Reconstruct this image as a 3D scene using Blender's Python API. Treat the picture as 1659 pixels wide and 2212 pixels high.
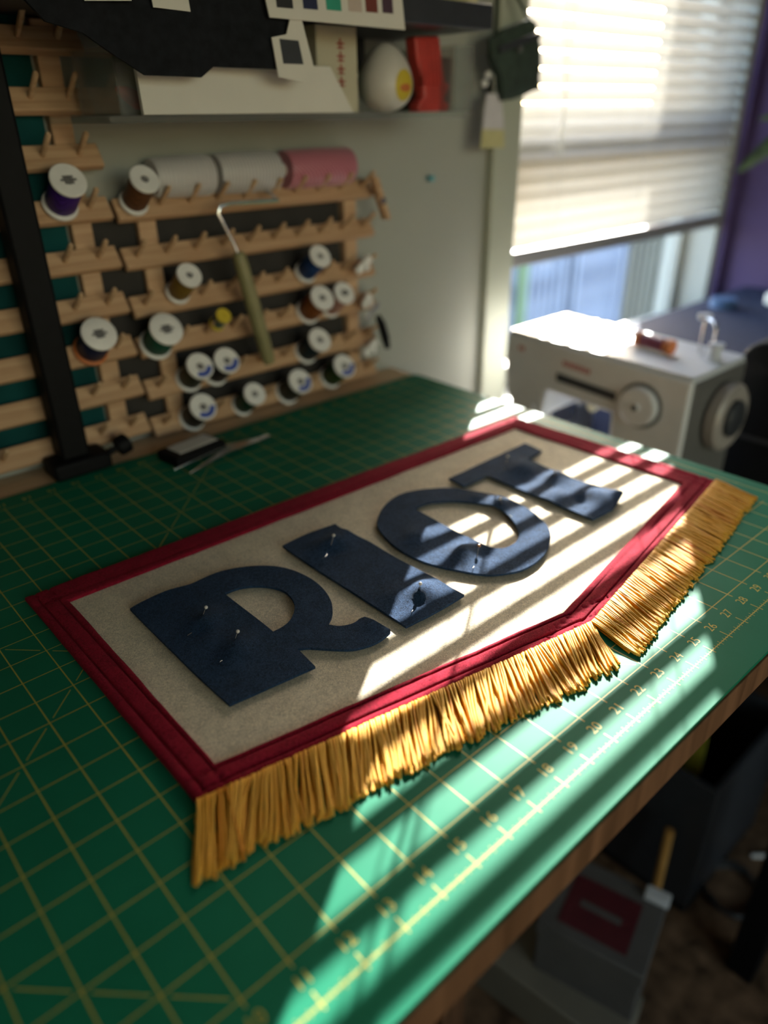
import bpy, bmesh, math, random
from mathutils import Vector, Matrix, noise
from mathutils.geometry import delaunay_2d_cdt

# ------------------------------------------------------------------ scene
for o in list(bpy.data.objects):
    bpy.data.objects.remove(o, do_unlink=True)
SC = bpy.context.scene
COL = SC.collection
IN = 0.0254          # everything is laid out in inches; cutting-mat ruler origin = (0,0)
TOP = 36.0           # the mat surface is 36 in above the floor
random.seed(7)


def W(x, y, z):
    return Vector((x * IN, y * IN, (z + TOP) * IN))


# ------------------------------------------------------------------ camera
cam_d = bpy.data.cameras.new('camera')
cam = bpy.data.objects.new('camera', cam_d)
COL.objects.link(cam)
CR = ((0.7434286, -0.6686844, -0.0132296), (-0.3263942, -0.3454707, -0.8798391), (0.5837643, 0.6584156, -0.4750875))
CP = (7.1704932, -6.1417649, 13.4988078)
m = Matrix(((CR[0][0], -CR[1][0], -CR[2][0], 0), (CR[0][1], -CR[1][1], -CR[2][1], 0), (CR[0][2], -CR[1][2], -CR[2][2], 0), (0, 0, 0, 1)))
cam.matrix_world = Matrix.Translation(W(*CP)) @ m
cam_d.sensor_fit = 'VERTICAL'
cam_d.sensor_height = 36.0
cam_d.lens = 1585.532 / 2212 * 36.0
cam_d.clip_start = 0.01
cam_d.dof.use_dof = True
cam_d.dof.focus_distance = 21.5 * IN
cam_d.dof.aperture_fstop = 2.4
SC.camera = cam

# ------------------------------------------------------------------ world, sun, exposure
world = bpy.data.worlds.new('sky')
SC.world = world
world.use_nodes = True
wn = world.node_tree.nodes
wl = world.node_tree.links
for n in list(wn):
    wn.remove(n)
wo = wn.new('ShaderNodeOutputWorld')
wb = wn.new('ShaderNodeBackground')
sky = wn.new('ShaderNodeTexSky')
sky.sky_type = 'NISHITA'
sky.sun_disc = False
SUN = Vector((-1.5, -1.0, -0.70)).normalized()      # direction the light travels
sky.sun_elevation = math.asin(-SUN.z)
sky.sun_rotation = math.atan2(-SUN.x, -SUN.y)
sky.air_density = 1.0
sky.dust_density = 1.5
wb.inputs['Strength'].default_value = 1.0
wl.new(sky.outputs[0], wb.inputs[0])
wl.new(wb.outputs[0], wo.inputs[0])

sun_d = bpy.data.lights.new('sun', 'SUN')
sun_d.energy = 15.5
sun_d.angle = math.radians(0.25)
sun_d.color = (1.0, 0.96, 0.90)
sun = bpy.data.objects.new('sun', sun_d)
COL.objects.link(sun)
sun.rotation_euler = SUN.to_track_quat('-Z', 'Y').to_euler()
sun.location = W(100, 80, 70)

# daylight portal in the window opening (guides sky sampling, adds no light of its own)
por_d = bpy.data.lights.new('window_portal', 'AREA')
por_d.shape = 'RECTANGLE'
por_d.size = 30 * IN
por_d.size_y = 42 * IN
por_d.cycles.is_portal = True
por = bpy.data.objects.new('window_portal', por_d)
COL.objects.link(por)
por.location = W(63.0, 31.3, 15)
por.rotation_euler = Vector((0, -1, 0)).to_track_quat('-Z', 'Z').to_euler()
por2_d = bpy.data.lights.new('window_portal', 'AREA')  # second portal, for the added fill window
por2_d.shape = 'RECTANGLE'
por2_d.size = 72 * IN
por2_d.size_y = 62 * IN
por2_d.cycles.is_portal = True
por2 = bpy.data.objects.new('window_portal', por2_d)
COL.objects.link(por2)
por2.location = W(20, -78.5, 14)
por2.rotation_euler = Vector((0, 1, 0)).to_track_quat('-Z', 'Z').to_euler()

SC.view_settings.view_transform = 'Standard'
SC.view_settings.look = 'None'
SC.view_settings.gamma = 1.0
SC.view_settings.use_curve_mapping = False
SC.view_settings.exposure = 1.35
try:
    SC.cycles.max_bounces = 6
    SC.cycles.diffuse_bounces = 3
    SC.cycles.glossy_bounces = 3
    SC.cycles.transparent_max_bounces = 8
    SC.cycles.adaptive_threshold = 0.025
    SC.cycles.caustics_reflective = False
    SC.cycles.caustics_refractive = False
except Exception:
    pass


# ------------------------------------------------------------------ materials
def lin(r, g, b):
    def f(c):
        c /= 255.0
        return c / 12.92 if c <= 0.04045 else ((c + 0.055) / 1.055) ** 2.4
    return (f(r), f(g), f(b), 1.0)


def base_mat(name):
    mt = bpy.data.materials.new(name)
    mt.use_nodes = True
    nt = mt.node_tree
    return mt, nt, nt.nodes['Principled BSDF']


def mat(name, col, rough=0.6, metal=0.0, spec=0.5, var=0.12, scale=60.0, bump=0.0, bscale=400.0, sheen=0.0, stretch=None, emit=None):
    """principled material whose colour wanders a little with noise; optional fine bump"""
    mt, nt, b = base_mat(name)
    b.inputs['Roughness'].default_value = rough
    b.inputs['Metallic'].default_value = metal
    b.inputs['Specular IOR Level'].default_value = spec
    if sheen:
        b.inputs['Sheen Weight'].default_value = sheen
        b.inputs['Sheen Roughness'].default_value = 0.5
    tc = nt.nodes.new('ShaderNodeTexCoord')
    src = tc.outputs['Object']
    if stretch:
        mp = nt.nodes.new('ShaderNodeMapping')
        mp.inputs['Scale'].default_value = stretch
        nt.links.new(src, mp.inputs[0])
        src = mp.outputs[0]
    nz = nt.nodes.new('ShaderNodeTexNoise')
    nz.inputs['Scale'].default_value = scale
    nz.inputs['Detail'].default_value = 2
    nt.links.new(src, nz.inputs['Vector'])
    rp = nt.nodes.new('ShaderNodeValToRGB')
    rp.color_ramp.elements[0].position = 0.3
    rp.color_ramp.elements[1].position = 0.7
    c = Vector(col[:3])
    rp.color_ramp.elements[0].color = (*(c * (1 - var)), 1)
    rp.color_ramp.elements[1].color = (*(c * (1 + var)), 1)
    nt.links.new(nz.outputs['Fac'], rp.inputs[0])
    nt.links.new(rp.outputs[0], b.inputs['Base Color'])
    if bump:
        nb = nt.nodes.new('ShaderNodeTexNoise')
        nb.inputs['Scale'].default_value = bscale
        nb.inputs['Detail'].default_value = 3
        nt.links.new(tc.outputs['Object'], nb.inputs['Vector'])
        bp = nt.nodes.new('ShaderNodeBump')
        bp.inputs['Strength'].default_value = bump
        bp.inputs['Distance'].default_value = 0.0006
        nt.links.new(nb.outputs['Fac'], bp.inputs['Height'])
        nt.links.new(bp.outputs[0], b.inputs['Normal'])
    if emit:
        b.inputs['Emission Color'].default_value = (*emit[:3], 1)
        b.inputs['Emission Strength'].default_value = emit[3]
    return mt


def felt(name, col, var=0.18, bump=0.55, sheen=0.35):
    """wool felt: matted fibres as two scales of noise in colour and relief"""
    mt, nt, b = base_mat(name)
    b.inputs['Roughness'].default_value = 0.95
    b.inputs['Specular IOR Level'].default_value = 0.1
    b.inputs['Sheen Weight'].default_value = sheen
    b.inputs['Sheen Roughness'].default_value = 0.45
    b.inputs['Sheen Tint'].default_value = (*(Vector(col[:3]) * 0.6 + Vector((.25, .25, .25))), 1)
    tc = nt.nodes.new('ShaderNodeTexCoord')
    n1 = nt.nodes.new('ShaderNodeTexNoise')
    n1.inputs['Scale'].default_value = 620
    n1.inputs['Detail'].default_value = 3
    n1.inputs['Roughness'].default_value = 0.7
    n1.inputs['Distortion'].default_value = 1.5
    n2 = nt.nodes.new('ShaderNodeTexNoise')
    n2.inputs['Scale'].default_value = 70
    n2.inputs['Detail'].default_value = 2
    for n in (n1, n2):
        nt.links.new(tc.outputs['Object'], n.inputs['Vector'])
    mx = nt.nodes.new('ShaderNodeMath')
    mx.operation = 'MULTIPLY_ADD'
    mx.inputs[1].default_value = 0.85
    nt.links.new(n1.outputs['Fac'], mx.inputs[0])
    m2 = nt.nodes.new('ShaderNodeMath')
    m2.operation = 'MULTIPLY'
    m2.inputs[1].default_value = 0.15
    nt.links.new(n2.outputs['Fac'], m2.inputs[0])
    nt.links.new(m2.outputs[0], mx.inputs[2])
    rp = nt.nodes.new('ShaderNodeValToRGB')
    rp.color_ramp.elements[0].position = 0.40
    rp.color_ramp.elements[1].position = 0.60
    c = Vector(col[:3])
    rp.color_ramp.elements[0].color = (*(c * (1 - var)), 1)
    rp.color_ramp.elements[1].color = (*(c * (1 + var)), 1)
    nt.links.new(mx.outputs[0], rp.inputs[0])
    nt.links.new(rp.outputs[0], b.inputs['Base Color'])
    bp = nt.nodes.new('ShaderNodeBump')
    bp.inputs['Strength'].default_value = bump
    bp.inputs['Distance'].default_value = 0.0018
    nt.links.new(mx.outputs[0], bp.inputs['Height'])
    nt.links.new(bp.outputs[0], b.inputs['Normal'])
    return mt


def wood(name, c1, c2, axis=0, rough=0.55, fine=90.0):
    mt, nt, b = base_mat(name)
    b.inputs['Roughness'].default_value = rough
    b.inputs['Specular IOR Level'].default_value = 0.3
    tc = nt.nodes.new('ShaderNodeTexCoord')
    mp = nt.nodes.new('ShaderNodeMapping')
    s = [fine, fine, fine]
    s[axis] = fine * 0.06
    mp.inputs['Scale'].default_value = s
    nt.links.new(tc.outputs['Object'], mp.inputs[0])
    nz = nt.nodes.new('ShaderNodeTexNoise')
    nz.inputs['Scale'].default_value = 1.0
    nz.inputs['Detail'].default_value = 3
    nz.inputs['Distortion'].default_value = 0.8
    nt.links.new(mp.outputs[0], nz.inputs['Vector'])
    rp = nt.nodes.new('ShaderNodeValToRGB')
    rp.color_ramp.elements[0].position = 0.35
    rp.color_ramp.elements[1].position = 0.68
    rp.color_ramp.elements[0].color = c1
    rp.color_ramp.elements[1].color = c2
    nt.links.new(nz.outputs['Fac'], rp.inputs[0])
    nt.links.new(rp.outputs[0], b.inputs['Base Color'])
    return mt


def wound(name, col, col2=None, freq=900.0, axis='Z', rough=0.45, sheen=0.3, metal=0.0, spec=0.5):
    """thread laid in turns: fine bands around an axis"""
    mt, nt, b = base_mat(name)
    b.inputs['Roughness'].default_value = rough
    b.inputs['Sheen Weight'].default_value = sheen
    b.inputs['Specular IOR Level'].default_value = spec
    tc = nt.nodes.new('ShaderNodeTexCoord')
    wv = nt.nodes.new('ShaderNodeTexWave')
    wv.bands_direction = axis
    wv.inputs['Scale'].default_value = freq
    wv.inputs['Distortion'].default_value = 2.0
    wv.inputs['Detail'].default_value = 2
    nt.links.new(tc.outputs['Object'], wv.inputs['Vector'])
    rp = nt.nodes.new('ShaderNodeValToRGB')
    c = Vector(col[:3])
    c2 = Vector(col2[:3]) if col2 else c * 0.6
    rp.color_ramp.elements[0].color = (*c2, 1)
    rp.color_ramp.elements[1].color = (*c, 1)
    nt.links.new(wv.outputs['Fac'], rp.inputs[0])
    nt.links.new(rp.outputs[0], b.inputs['Base Color'])
    return mt


def slat_mat():
    mt = bpy.data.materials.new('blind_slat')
    mt.use_nodes = True
    nt = mt.node_tree
    for n in list(nt.nodes):
        nt.nodes.remove(n)
    out = nt.nodes.new('ShaderNodeOutputMaterial')
    d = nt.nodes.new('ShaderNodeBsdfDiffuse')
    t = nt.nodes.new('ShaderNodeBsdfTranslucent')
    mx = nt.nodes.new('ShaderNodeMixShader')
    tc = nt.nodes.new('ShaderNodeTexCoord')
    nz = nt.nodes.new('ShaderNodeTexNoise')
    nz.inputs['Scale'].default_value = 25
    nt.links.new(tc.outputs['Object'], nz.inputs['Vector'])
    rp = nt.nodes.new('ShaderNodeValToRGB')
    rp.color_ramp.elements[0].color = (0.44, 0.43, 0.41, 1)
    rp.color_ramp.elements[1].color = (0.50, 0.485, 0.46, 1)
    nt.links.new(nz.outputs['Fac'], rp.inputs[0])
    nt.links.new(rp.outputs[0], d.inputs[0])
    t.inputs[0].default_value = (0.80, 0.76, 0.68, 1)
    mx.inputs[0].default_value = 0.13
    nt.links.new(d.outputs[0], mx.inputs[1])
    nt.links.new(t.outputs[0], mx.inputs[2])
    nt.links.new(mx.outputs[0], out.inputs[0])
    return mt


def glass_mat(name, tint=(0.97, 0.98, 0.98, 1), rough=0.02, refl=0.08, haze=0.0, hazecol=(0.7, 0.7, 0.7, 1)):
    mt = bpy.data.materials.new(name)
    mt.use_nodes = True
    nt = mt.node_tree
    for n in list(nt.nodes):
        nt.nodes.remove(n)
    out = nt.nodes.new('ShaderNodeOutputMaterial')
    tr = nt.nodes.new('ShaderNodeBsdfTransparent')
    tr.inputs[0].default_value = tint
    gl = nt.nodes.new('ShaderNodeBsdfGlossy')
    gl.inputs['Roughness'].default_value = rough
    lw = nt.nodes.new('ShaderNodeLayerWeight')
    pw = nt.nodes.new('ShaderNodeMath')
    pw.operation = 'POWER'
    pw.inputs[1].default_value = 4.0
    nt.links.new(lw.outputs['Facing'], pw.inputs[0])
    ml = nt.nodes.new('ShaderNodeMath')
    ml.operation = 'MULTIPLY_ADD'
    ml.inputs[1].default_value = 0.6
    ml.inputs[2].default_value = 0.03
    nt.links.new(pw.outputs[0], ml.inputs[0])
    mx = nt.nodes.new('ShaderNodeMixShader')
    nt.links.new(ml.outputs[0], mx.inputs[0])
    nt.links.new(tr.outputs[0], mx.inputs[1])
    nt.links.new(gl.outputs[0], mx.inputs[2])
    last = mx
    if haze:
        df = nt.nodes.new('ShaderNodeBsdfDiffuse')
        df.inputs[0].default_value = hazecol
        m2 = nt.nodes.new('ShaderNodeMixShader')
        m2.inputs[0].default_value = haze
        nt.links.new(mx.outputs[0], m2.inputs[1])
        nt.links.new(df.outputs[0], m2.inputs[2])
        last = m2
    nt.links.new(last.outputs[0], out.inputs[0])
    return mt


def cord_mat():
    """glossy twisted rayon; every cord its own shade of gold"""
    mt, nt, b = base_mat('gold_rayon_cord')
    b.inputs['Roughness'].default_value = 0.5
    b.inputs['Specular IOR Level'].default_value = 0.12
    oi = nt.nodes.new('ShaderNodeObjectInfo')
    rp = nt.nodes.new('ShaderNodeValToRGB')
    e = rp.color_ramp.elements
    e[0].position = 0.0
    e[0].color = (0.58, 0.20, 0.012, 1)
    e[1].position = 1.0
    e[1].color = (0.86, 0.48, 0.075, 1)
    k = e.new(0.15)
    k.color = (0.80, 0.40, 0.050, 1)
    nt.links.new(oi.outputs['Random'], rp.inputs[0])
    tc = nt.nodes.new('ShaderNodeTexCoord')
    wv = nt.nodes.new('ShaderNodeTexWave')
    wv.bands_direction = 'X'
    wv.inputs['Scale'].default_value = 330
    wv.inputs['Distortion'].default_value = 0.6
    nt.links.new(tc.outputs['Object'], wv.inputs['Vector'])
    mx = nt.nodes.new('ShaderNodeMixRGB')
    mx.blend_type = 'MULTIPLY'
    mx.inputs[0].default_value = 0.3
    nt.links.new(rp.outputs[0], mx.inputs[1])
    r2 = nt.nodes.new('ShaderNodeValToRGB')
    r2.color_ramp.elements[0].color = (0.5, 0.42, 0.35, 1)
    r2.color_ramp.elements[1].color = (1, 1, 1, 1)
    nt.links.new(wv.outputs['Fac'], r2.inputs[0])
    nt.links.new(r2.outputs[0], mx.inputs[2])
    nt.links.new(mx.outputs[0], b.inputs['Base Color'])
    bp = nt.nodes.new('ShaderNodeBump')
    bp.inputs['Strength'].default_value = 0.5
    bp.inputs['Distance'].default_value = 0.0003
    nt.links.new(wv.outputs['Fac'], bp.inputs['Height'])
    nt.links.new(bp.outputs[0], b.inputs['Normal'])
    return mt


M = {}
M['wall'] = mat('painted_wall', (0.345, 0.345, 0.30), 0.8, var=0.04, scale=6)
M['purple'] = mat('purple_paint', (0.060, 0.034, 0.11), 0.75, var=0.05, scale=6)
M['ceiling'] = mat('ceiling_paint', (0.7, 0.7, 0.68), 0.9, var=0.03, scale=5)
M['carpet'] = mat('brown_carpet', (0.14, 0.085, 0.05), 0.98, spec=0.1, var=0.55, scale=30)
M['trim'] = mat('cream_trim', (0.44, 0.45, 0.36), 0.45, var=0.03, scale=8)
M['vinyl'] = mat('white_vinyl', (0.36, 0.36, 0.32), 0.4, var=0.02, scale=8)
M['slat'] = slat_mat()
M['rail'] = mat('blind_rail', (0.22, 0.21, 0.21), 0.5, var=0.03, scale=9)
M['string'] = mat('white_string', (0.7, 0.7, 0.66), 0.8, var=0.1, scale=300)
M['glass'] = glass_mat('window_glass')
M['fill_glass'] = glass_mat('fill_tint_glass', (0.745, 0.665, 0.545, 1))  # tint dims and warms the fill from the added window
M['acrylic'] = glass_mat('clear_acrylic', (0.90, 0.92, 0.90, 1), 0.08, haze=0.10)
M['mat'] = None
M['line'] = mat('printed_yellow_line', (0.42, 0.36, 0.055), 0.5, var=0.08, scale=200)
M['num'] = mat('printed_yellow_number', (0.50, 0.42, 0.06), 0.5, var=0.08, scale=200)
M['oak'] = wood('oak_top', (0.62, 0.41, 0.23, 1), (0.80, 0.57, 0.35, 1), axis=0)
M['walnut'] = wood('stained_edge_band', (0.10, 0.045, 0.02, 1), (0.19, 0.09, 0.045, 1), axis=2, fine=60)
M['pine'] = wood('pine', (0.46, 0.27, 0.15, 1), (0.62, 0.40, 0.24, 1), axis=0, fine=120)
M['peg'] = wood('peg_dowel', (0.48, 0.29, 0.16, 1), (0.62, 0.41, 0.25, 1), axis=2, fine=150)
M['cream_felt'] = felt('cream_felt', (0.74, 0.645, 0.49), var=0.25, bump=0.6, sheen=0.1)
M['red_felt'] = felt('red_felt', (0.27, 0.009, 0.026), var=0.35, sheen=0.08)
M['navy_felt'] = felt('navy_felt', (0.020, 0.043, 0.090), var=0.5, bump=0.7, sheen=0.10)
M['cord'] = cord_mat()
M['pearl'] = mat('pearl_head', (0.62, 0.58, 0.55), 0.18, spec=0.7, var=0.05, scale=300)
M['brass_pearl'] = mat('amber_pin_head', (0.45, 0.2, 0.07), 0.2, spec=0.7, var=0.05, scale=300)
M['steel'] = mat('bright_steel', (0.72, 0.72, 0.72), 0.25, metal=1.0, var=0.03, scale=60)
M['black'] = mat('black_powder_coat', (0.004, 0.004, 0.005), 0.6, spec=0.15, var=0.2, scale=80)
M['blackcloth'] = mat('black_cloth', (0.010, 0.011, 0.014), 0.95, spec=0.2, var=0.3, scale=120)
M['navycloth'] = mat('navy_cloth', (0.022, 0.028, 0.06), 0.9, spec=0.2, var=0.2, scale=100)
M['teal'] = mat('dark_teal_cloth', (0.004, 0.055, 0.055), 0.9, spec=0.2, var=0.35, scale=12)
M['whitecard'] = mat('white_card', (0.66, 0.63, 0.57), 0.8, var=0.03, scale=20)
M['creambox'] = mat('cream_carton', (0.52, 0.47, 0.34), 0.7, var=0.06, scale=20)
M['redink'] = mat('red_ink', (0.34, 0.045, 0.04), 0.7, var=0.1, scale=100)
M['spoolwhite'] = mat('white_spool_plastic', (0.80, 0.77, 0.74), 0.45, var=0.04, scale=100)
M['spoolgrey'] = mat('grey_spool_print', (0.16, 0.15, 0.15), 0.6, var=0.2, scale=300)
M['blueink'] = mat('blue_print', (0.05, 0.09, 0.38), 0.6, var=0.1, scale=200)
M['machine'] = mat('grey_machine_enamel', (0.56, 0.58, 0.61), 0.42, var=0.03, scale=30)
M['machinetop'] = mat('light_machine_enamel', (0.55, 0.57, 0.60), 0.35, var=0.03, scale=30)
M['machinedark'] = mat('dark_machine_plastic', (0.03, 0.033, 0.04), 0.45, var=0.1, scale=50)
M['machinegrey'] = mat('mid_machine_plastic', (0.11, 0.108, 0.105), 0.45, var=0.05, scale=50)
M['wheel'] = mat('handwheel_plastic', (0.30, 0.27, 0.25), 0.4, var=0.05, scale=50)
M['cream'] = mat('cream_knob', (0.72, 0.68, 0.48), 0.4, var=0.04, scale=80)
M['egg'] = mat('white_egg_plastic', (0.66, 0.61, 0.55), 0.45, var=0.03, scale=60)
M['yellow'] = mat('yellow_print', (0.60, 0.44, 0.03), 0.6, var=0.06, scale=90)
M['orangeink'] = mat('orange_print', (0.55, 0.16, 0.04), 0.6, var=0.06, scale=90)
M['redplastic'] = mat('coral_red_plastic', (0.50, 0.05, 0.04), 0.45, var=0.15, scale=60)
M['greenjar'] = mat('dark_green_glaze', (0.01, 0.05, 0.03), 0.3, var=0.15, scale=50)
M['pouch'] = mat('dark_green_canvas', (0.030, 0.048, 0.036), 0.85, var=0.3, scale=60)
M['tag'] = mat('pale_paper_tag', (0.62, 0.58, 0.60), 0.8, var=0.05, scale=60)
M['tagyellow'] = mat('yellow_paper', (0.55, 0.50, 0.25), 0.8, var=0.06, scale=60)
M['olive'] = mat('olive_handle', (0.24, 0.215, 0.10), 0.5, var=0.12, scale=40)
M['bluepin'] = mat('light_blue_plastic', (0.10, 0.36, 0.42), 0.4, var=0.05, scale=80)
M['sheetgreen'] = mat('lime_paper', (0.32, 0.33, 0.03), 0.8, var=0.08, scale=40)
M['greybox'] = mat('grey_card_box', (0.085, 0.08, 0.077), 0.8, var=0.08, scale=20)
M['redlabel'] = mat('maroon_label', (0.075, 0.004, 0.010), 0.6, var=0.1, scale=40)
M['beigeboard'] = mat('beige_board', (0.17, 0.155, 0.12), 0.7, var=0.06, scale=15)
M['amber'] = wood('amber_dowel', (0.40, 0.20, 0.05, 1), (0.55, 0.30, 0.09, 1), axis=2)
M['rubber'] = mat('black_rubber', (0.02, 0.02, 0.022), 0.6, var=0.2, scale=50)
M['leaf'] = mat('houseplant_leaf', (0.03, 0.06, 0.015), 0.4, var=0.3, scale=40)
M['terracotta'] = mat('terracotta', (0.40, 0.17, 0.09), 0.8, var=0.12, scale=40)
M['siding'] = mat('pale_siding', (0.105, 0.105, 0.085), 0.7, var=0.05, scale=15)
M['concrete'] = mat('pale_concrete', (0.20, 0.205, 0.22), 0.9, var=0.12, scale=4)
M['fence'] = mat('weathered_fence', (0.16, 0.19, 0.24), 0.8, var=0.15, scale=10)
M['fencegreen'] = mat('green_post', (0.09, 0.15, 0.07), 0.7, var=0.1, scale=10)
M['render'] = mat('white_render', (0.4, 0.4, 0.4), 0.9, var=0.05, scale=3)


def cutting_mat_material():
    """self-healing PVC: deep green, soft sheen"""
    mt, nt, b = base_mat('self_healing_green')
    b.inputs['Roughness'].default_value = 0.55
    b.inputs['Specular IOR Level'].default_value = 0.14
    tc = nt.nodes.new('ShaderNodeTexCoord')
    n1 = nt.nodes.new('ShaderNodeTexNoise')
    n1.inputs['Scale'].default_value = 14
    n1.inputs['Detail'].default_value = 5
    nt.links.new(tc.outputs['Object'], n1.inputs['Vector'])
    rp = nt.nodes.new('ShaderNodeValToRGB')
    rp.color_ramp.elements[0].position = 0.3
    rp.color_ramp.elements[1].position = 0.7
    rp.color_ramp.elements[0].color = (0.005, 0.150, 0.080, 1)
    rp.color_ramp.elements[1].color = (0.007, 0.175, 0.096, 1)
    nt.links.new(n1.outputs['Fac'], rp.inputs[0])
    nt.links.new(rp.outputs[0], b.inputs['Base Color'])
    return mt


M['mat'] = cutting_mat_material()


# ------------------------------------------------------------------ mesh helpers (inches in, metres out)
class MB:
    def __init__(self):
        self.v = []
        self.f = []

    def add(self, vs, fs):
        k = len(self.v)
        self.v += [Vector(p) for p in vs]
        self.f += [tuple(i + k for i in f) for f in fs]
        return self

    def box(self, x0, x1, y0, y1, z0, z1):
        return self.add([(x0, y0, z0), (x1, y0, z0), (x1, y1, z0), (x0, y1, z0), (x0, y0, z1), (x1, y0, z1), (x1, y1, z1), (x0, y1, z1)],
                        [(0, 3, 2, 1), (4, 5, 6, 7), (0, 1, 5, 4), (1, 2, 6, 5), (2, 3, 7, 6), (3, 0, 4, 7)])

    def obox(self, c, ax, ay, az):
        c, ax, ay, az = Vector(c), Vector(ax), Vector(ay), Vector(az)
        vs = [c + ax * i + ay * j + az * k for k in (-1, 1) for j, i in ((-1, -1), (-1, 1), (1, 1), (1, -1))]
        return self.add(vs, [(0, 3, 2, 1), (4, 5, 6, 7), (0, 1, 5, 4), (1, 2, 6, 5), (2, 3, 7, 6), (3, 0, 4, 7)])

    def rings(self, rings, cap=True, closed=False):
        """list of rings of equal length -> skin"""
        n = len(rings[0])
        k = len(self.v)
        for r in rings:
            self.v += [Vector(p) for p in r]
        R = len(rings)
        for i in range(R if closed else R - 1):
            a, b = k + i * n, k + ((i + 1) % R) * n
            for j in range(n):
                self.f.append((a + j, a + (j + 1) % n, b + (j + 1) % n, b + j))
        if cap and not closed:
            self.f.append(tuple(k + j for j in reversed(range(n))))
            self.f.append(tuple(k + (R - 1) * n + j for j in range(n)))
        return self

    def tube(self, path, r, n=8, cap=True):
        path = [Vector(p) for p in path]
        rs = r if isinstance(r, (list, tuple)) else [r] * len(path)
        rings = []
        up = None
        for i, p in enumerate(path):
            t = (path[min(i + 1, len(path) - 1)] - path[max(i - 1, 0)]).normalized()
            if up is None:
                up = Vector((0, 0, 1)) if abs(t.z) < 0.9 else Vector((1, 0, 0))
            a = t.cross(up)
            if a.length < 1e-6:
                a = t.orthogonal()
            a.normalize()
            b = a.cross(t).normalized()
            up = b
            rings.append([p + (a * math.cos(q) + b * math.sin(q)) * rs[i] for q in [2 * math.pi * j / n for j in range(n)]])
        return self.rings(rings, cap)

    def lathe(self, prof, o=(0, 0, 0), axis=(0, 0, 1), n=24):
        """prof: list of (radius, height along axis)"""
        o, ax = Vector(o), Vector(axis).normalized()
        a = ax.orthogonal().normalized()
        b = ax.cross(a)
        rings = [[o + ax * h + (a * math.cos(q) + b * math.sin(q)) * max(r, 1e-4) for q in [2 * math.pi * j / n for j in range(n)]] for r, h in prof]
        return self.rings(rings, True)

    def prism(self, poly, dirn, plane='xz', at=0.0):
        """closed polygon (2-D) extruded by dirn (3-D)"""
        def p3(p):
            return Vector((p[0], at, p[1])) if plane == 'xz' else (Vector((p[0], p[1], at)) if plane == 'xy' else Vector((at, p[0], p[1])))
        a = [p3(p) for p in poly]
        return self.rings([a, [q + Vector(dirn) for q in a]], True)

    def sphere(self, c, r, n=12, sq=(1, 1, 1)):
        c = Vector(c)
        rings = []
        for i in range(1, n):
            t = math.pi * i / n
            rings.append([c + Vector((math.sin(t) * math.cos(q) * r * sq[0], math.sin(t) * math.sin(q) * r * sq[1], -math.cos(t) * r * sq[2])) for q in [2 * math.pi * j / (2 * n) for j in range(2 * n)]])
        return self.rings(rings, True)

    def build(self, name, material, parent=None, origin=None, smooth=False, bevel=0.0, seg=2, angle=40):
        """origin in inches; top-level objects take it as their location, children keep it relative to the parent"""
        if parent is not None:
            base = Vector(parent['_o']) if '_o' in parent.keys() else Vector((0, 0, 0))
        elif origin is not None:
            base = Vector(origin)
        else:
            xs = [p.x for p in self.v]
            ys = [p.y for p in self.v]
            base = Vector(((min(xs) + max(xs)) / 2, (min(ys) + max(ys)) / 2, min(p.z for p in self.v)))
        me = bpy.data.meshes.new(name)
        me.from_pydata([(p - base) * IN for p in self.v], [], self.f)
        bm = bmesh.new()
        bm.from_mesh(me)
        bmesh.ops.recalc_face_normals(bm, faces=bm.faces)
        bm.to_mesh(me)
        bm.free()
        me.update()
        if smooth:
            for p in me.polygons:
                p.use_smooth = True
            try:
                me.set_sharp_from_angle(angle=math.radians(angle))
            except Exception:
                pass
        me.materials.append(M[material] if isinstance(material, str) else material)
        o = bpy.data.objects.new(name, me)
        COL.objects.link(o)
        if parent is not None:
            o.parent = parent
        else:
            o.location = W(*base)
        o['_o'] = tuple(base)
        if bevel:
            bv = o.modifiers.new('bevel', 'BEVEL')
            bv.width = bevel * IN
            bv.segments = seg
            bv.limit_method = 'ANGLE'
            bv.angle_limit = math.radians(35)
            bv.harden_normals = False
            for p in me.polygons:
                p.use_smooth = True
            try:
                me.set_sharp_from_angle(angle=math.radians(50))
            except Exception:
                pass
        return o


def thing(name, label, cat, origin, group=None, local=False):
    """an Empty at the thing's base that parents its parts"""
    o = bpy.data.objects.new(name, None)
    COL.objects.link(o)
    o.empty_display_size = 0.02
    o.location = W(*origin)
    o['_o'] = (0.0, 0.0, 0.0) if local else tuple(origin)
    return tag(o, label, cat, group)


def tag(o, label, cat, group=None):
    o['label'] = label
    o['category'] = cat
    if group:
        o['group'] = group
    return o


def struct(o, label=None):
    o['kind'] = 'structure'
    if label:
        o['label'] = label
    return o


def copy_part(o, parent, loc=None, rot=None):
    c = o.copy()
    COL.objects.link(c)
    c.parent = parent
    if loc is not None:
        c.location = loc
    if rot is not None:
        c.rotation_euler = rot
    return c


# ------------------------------------------------------------------ room shell
WY = 26.5      # back wall face (racks and window)
WX = 79.0      # purple end wall
WIN = (47.4, 77.9, -6.0, 37.0)      # window opening x0 x1 z0 z1

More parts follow.
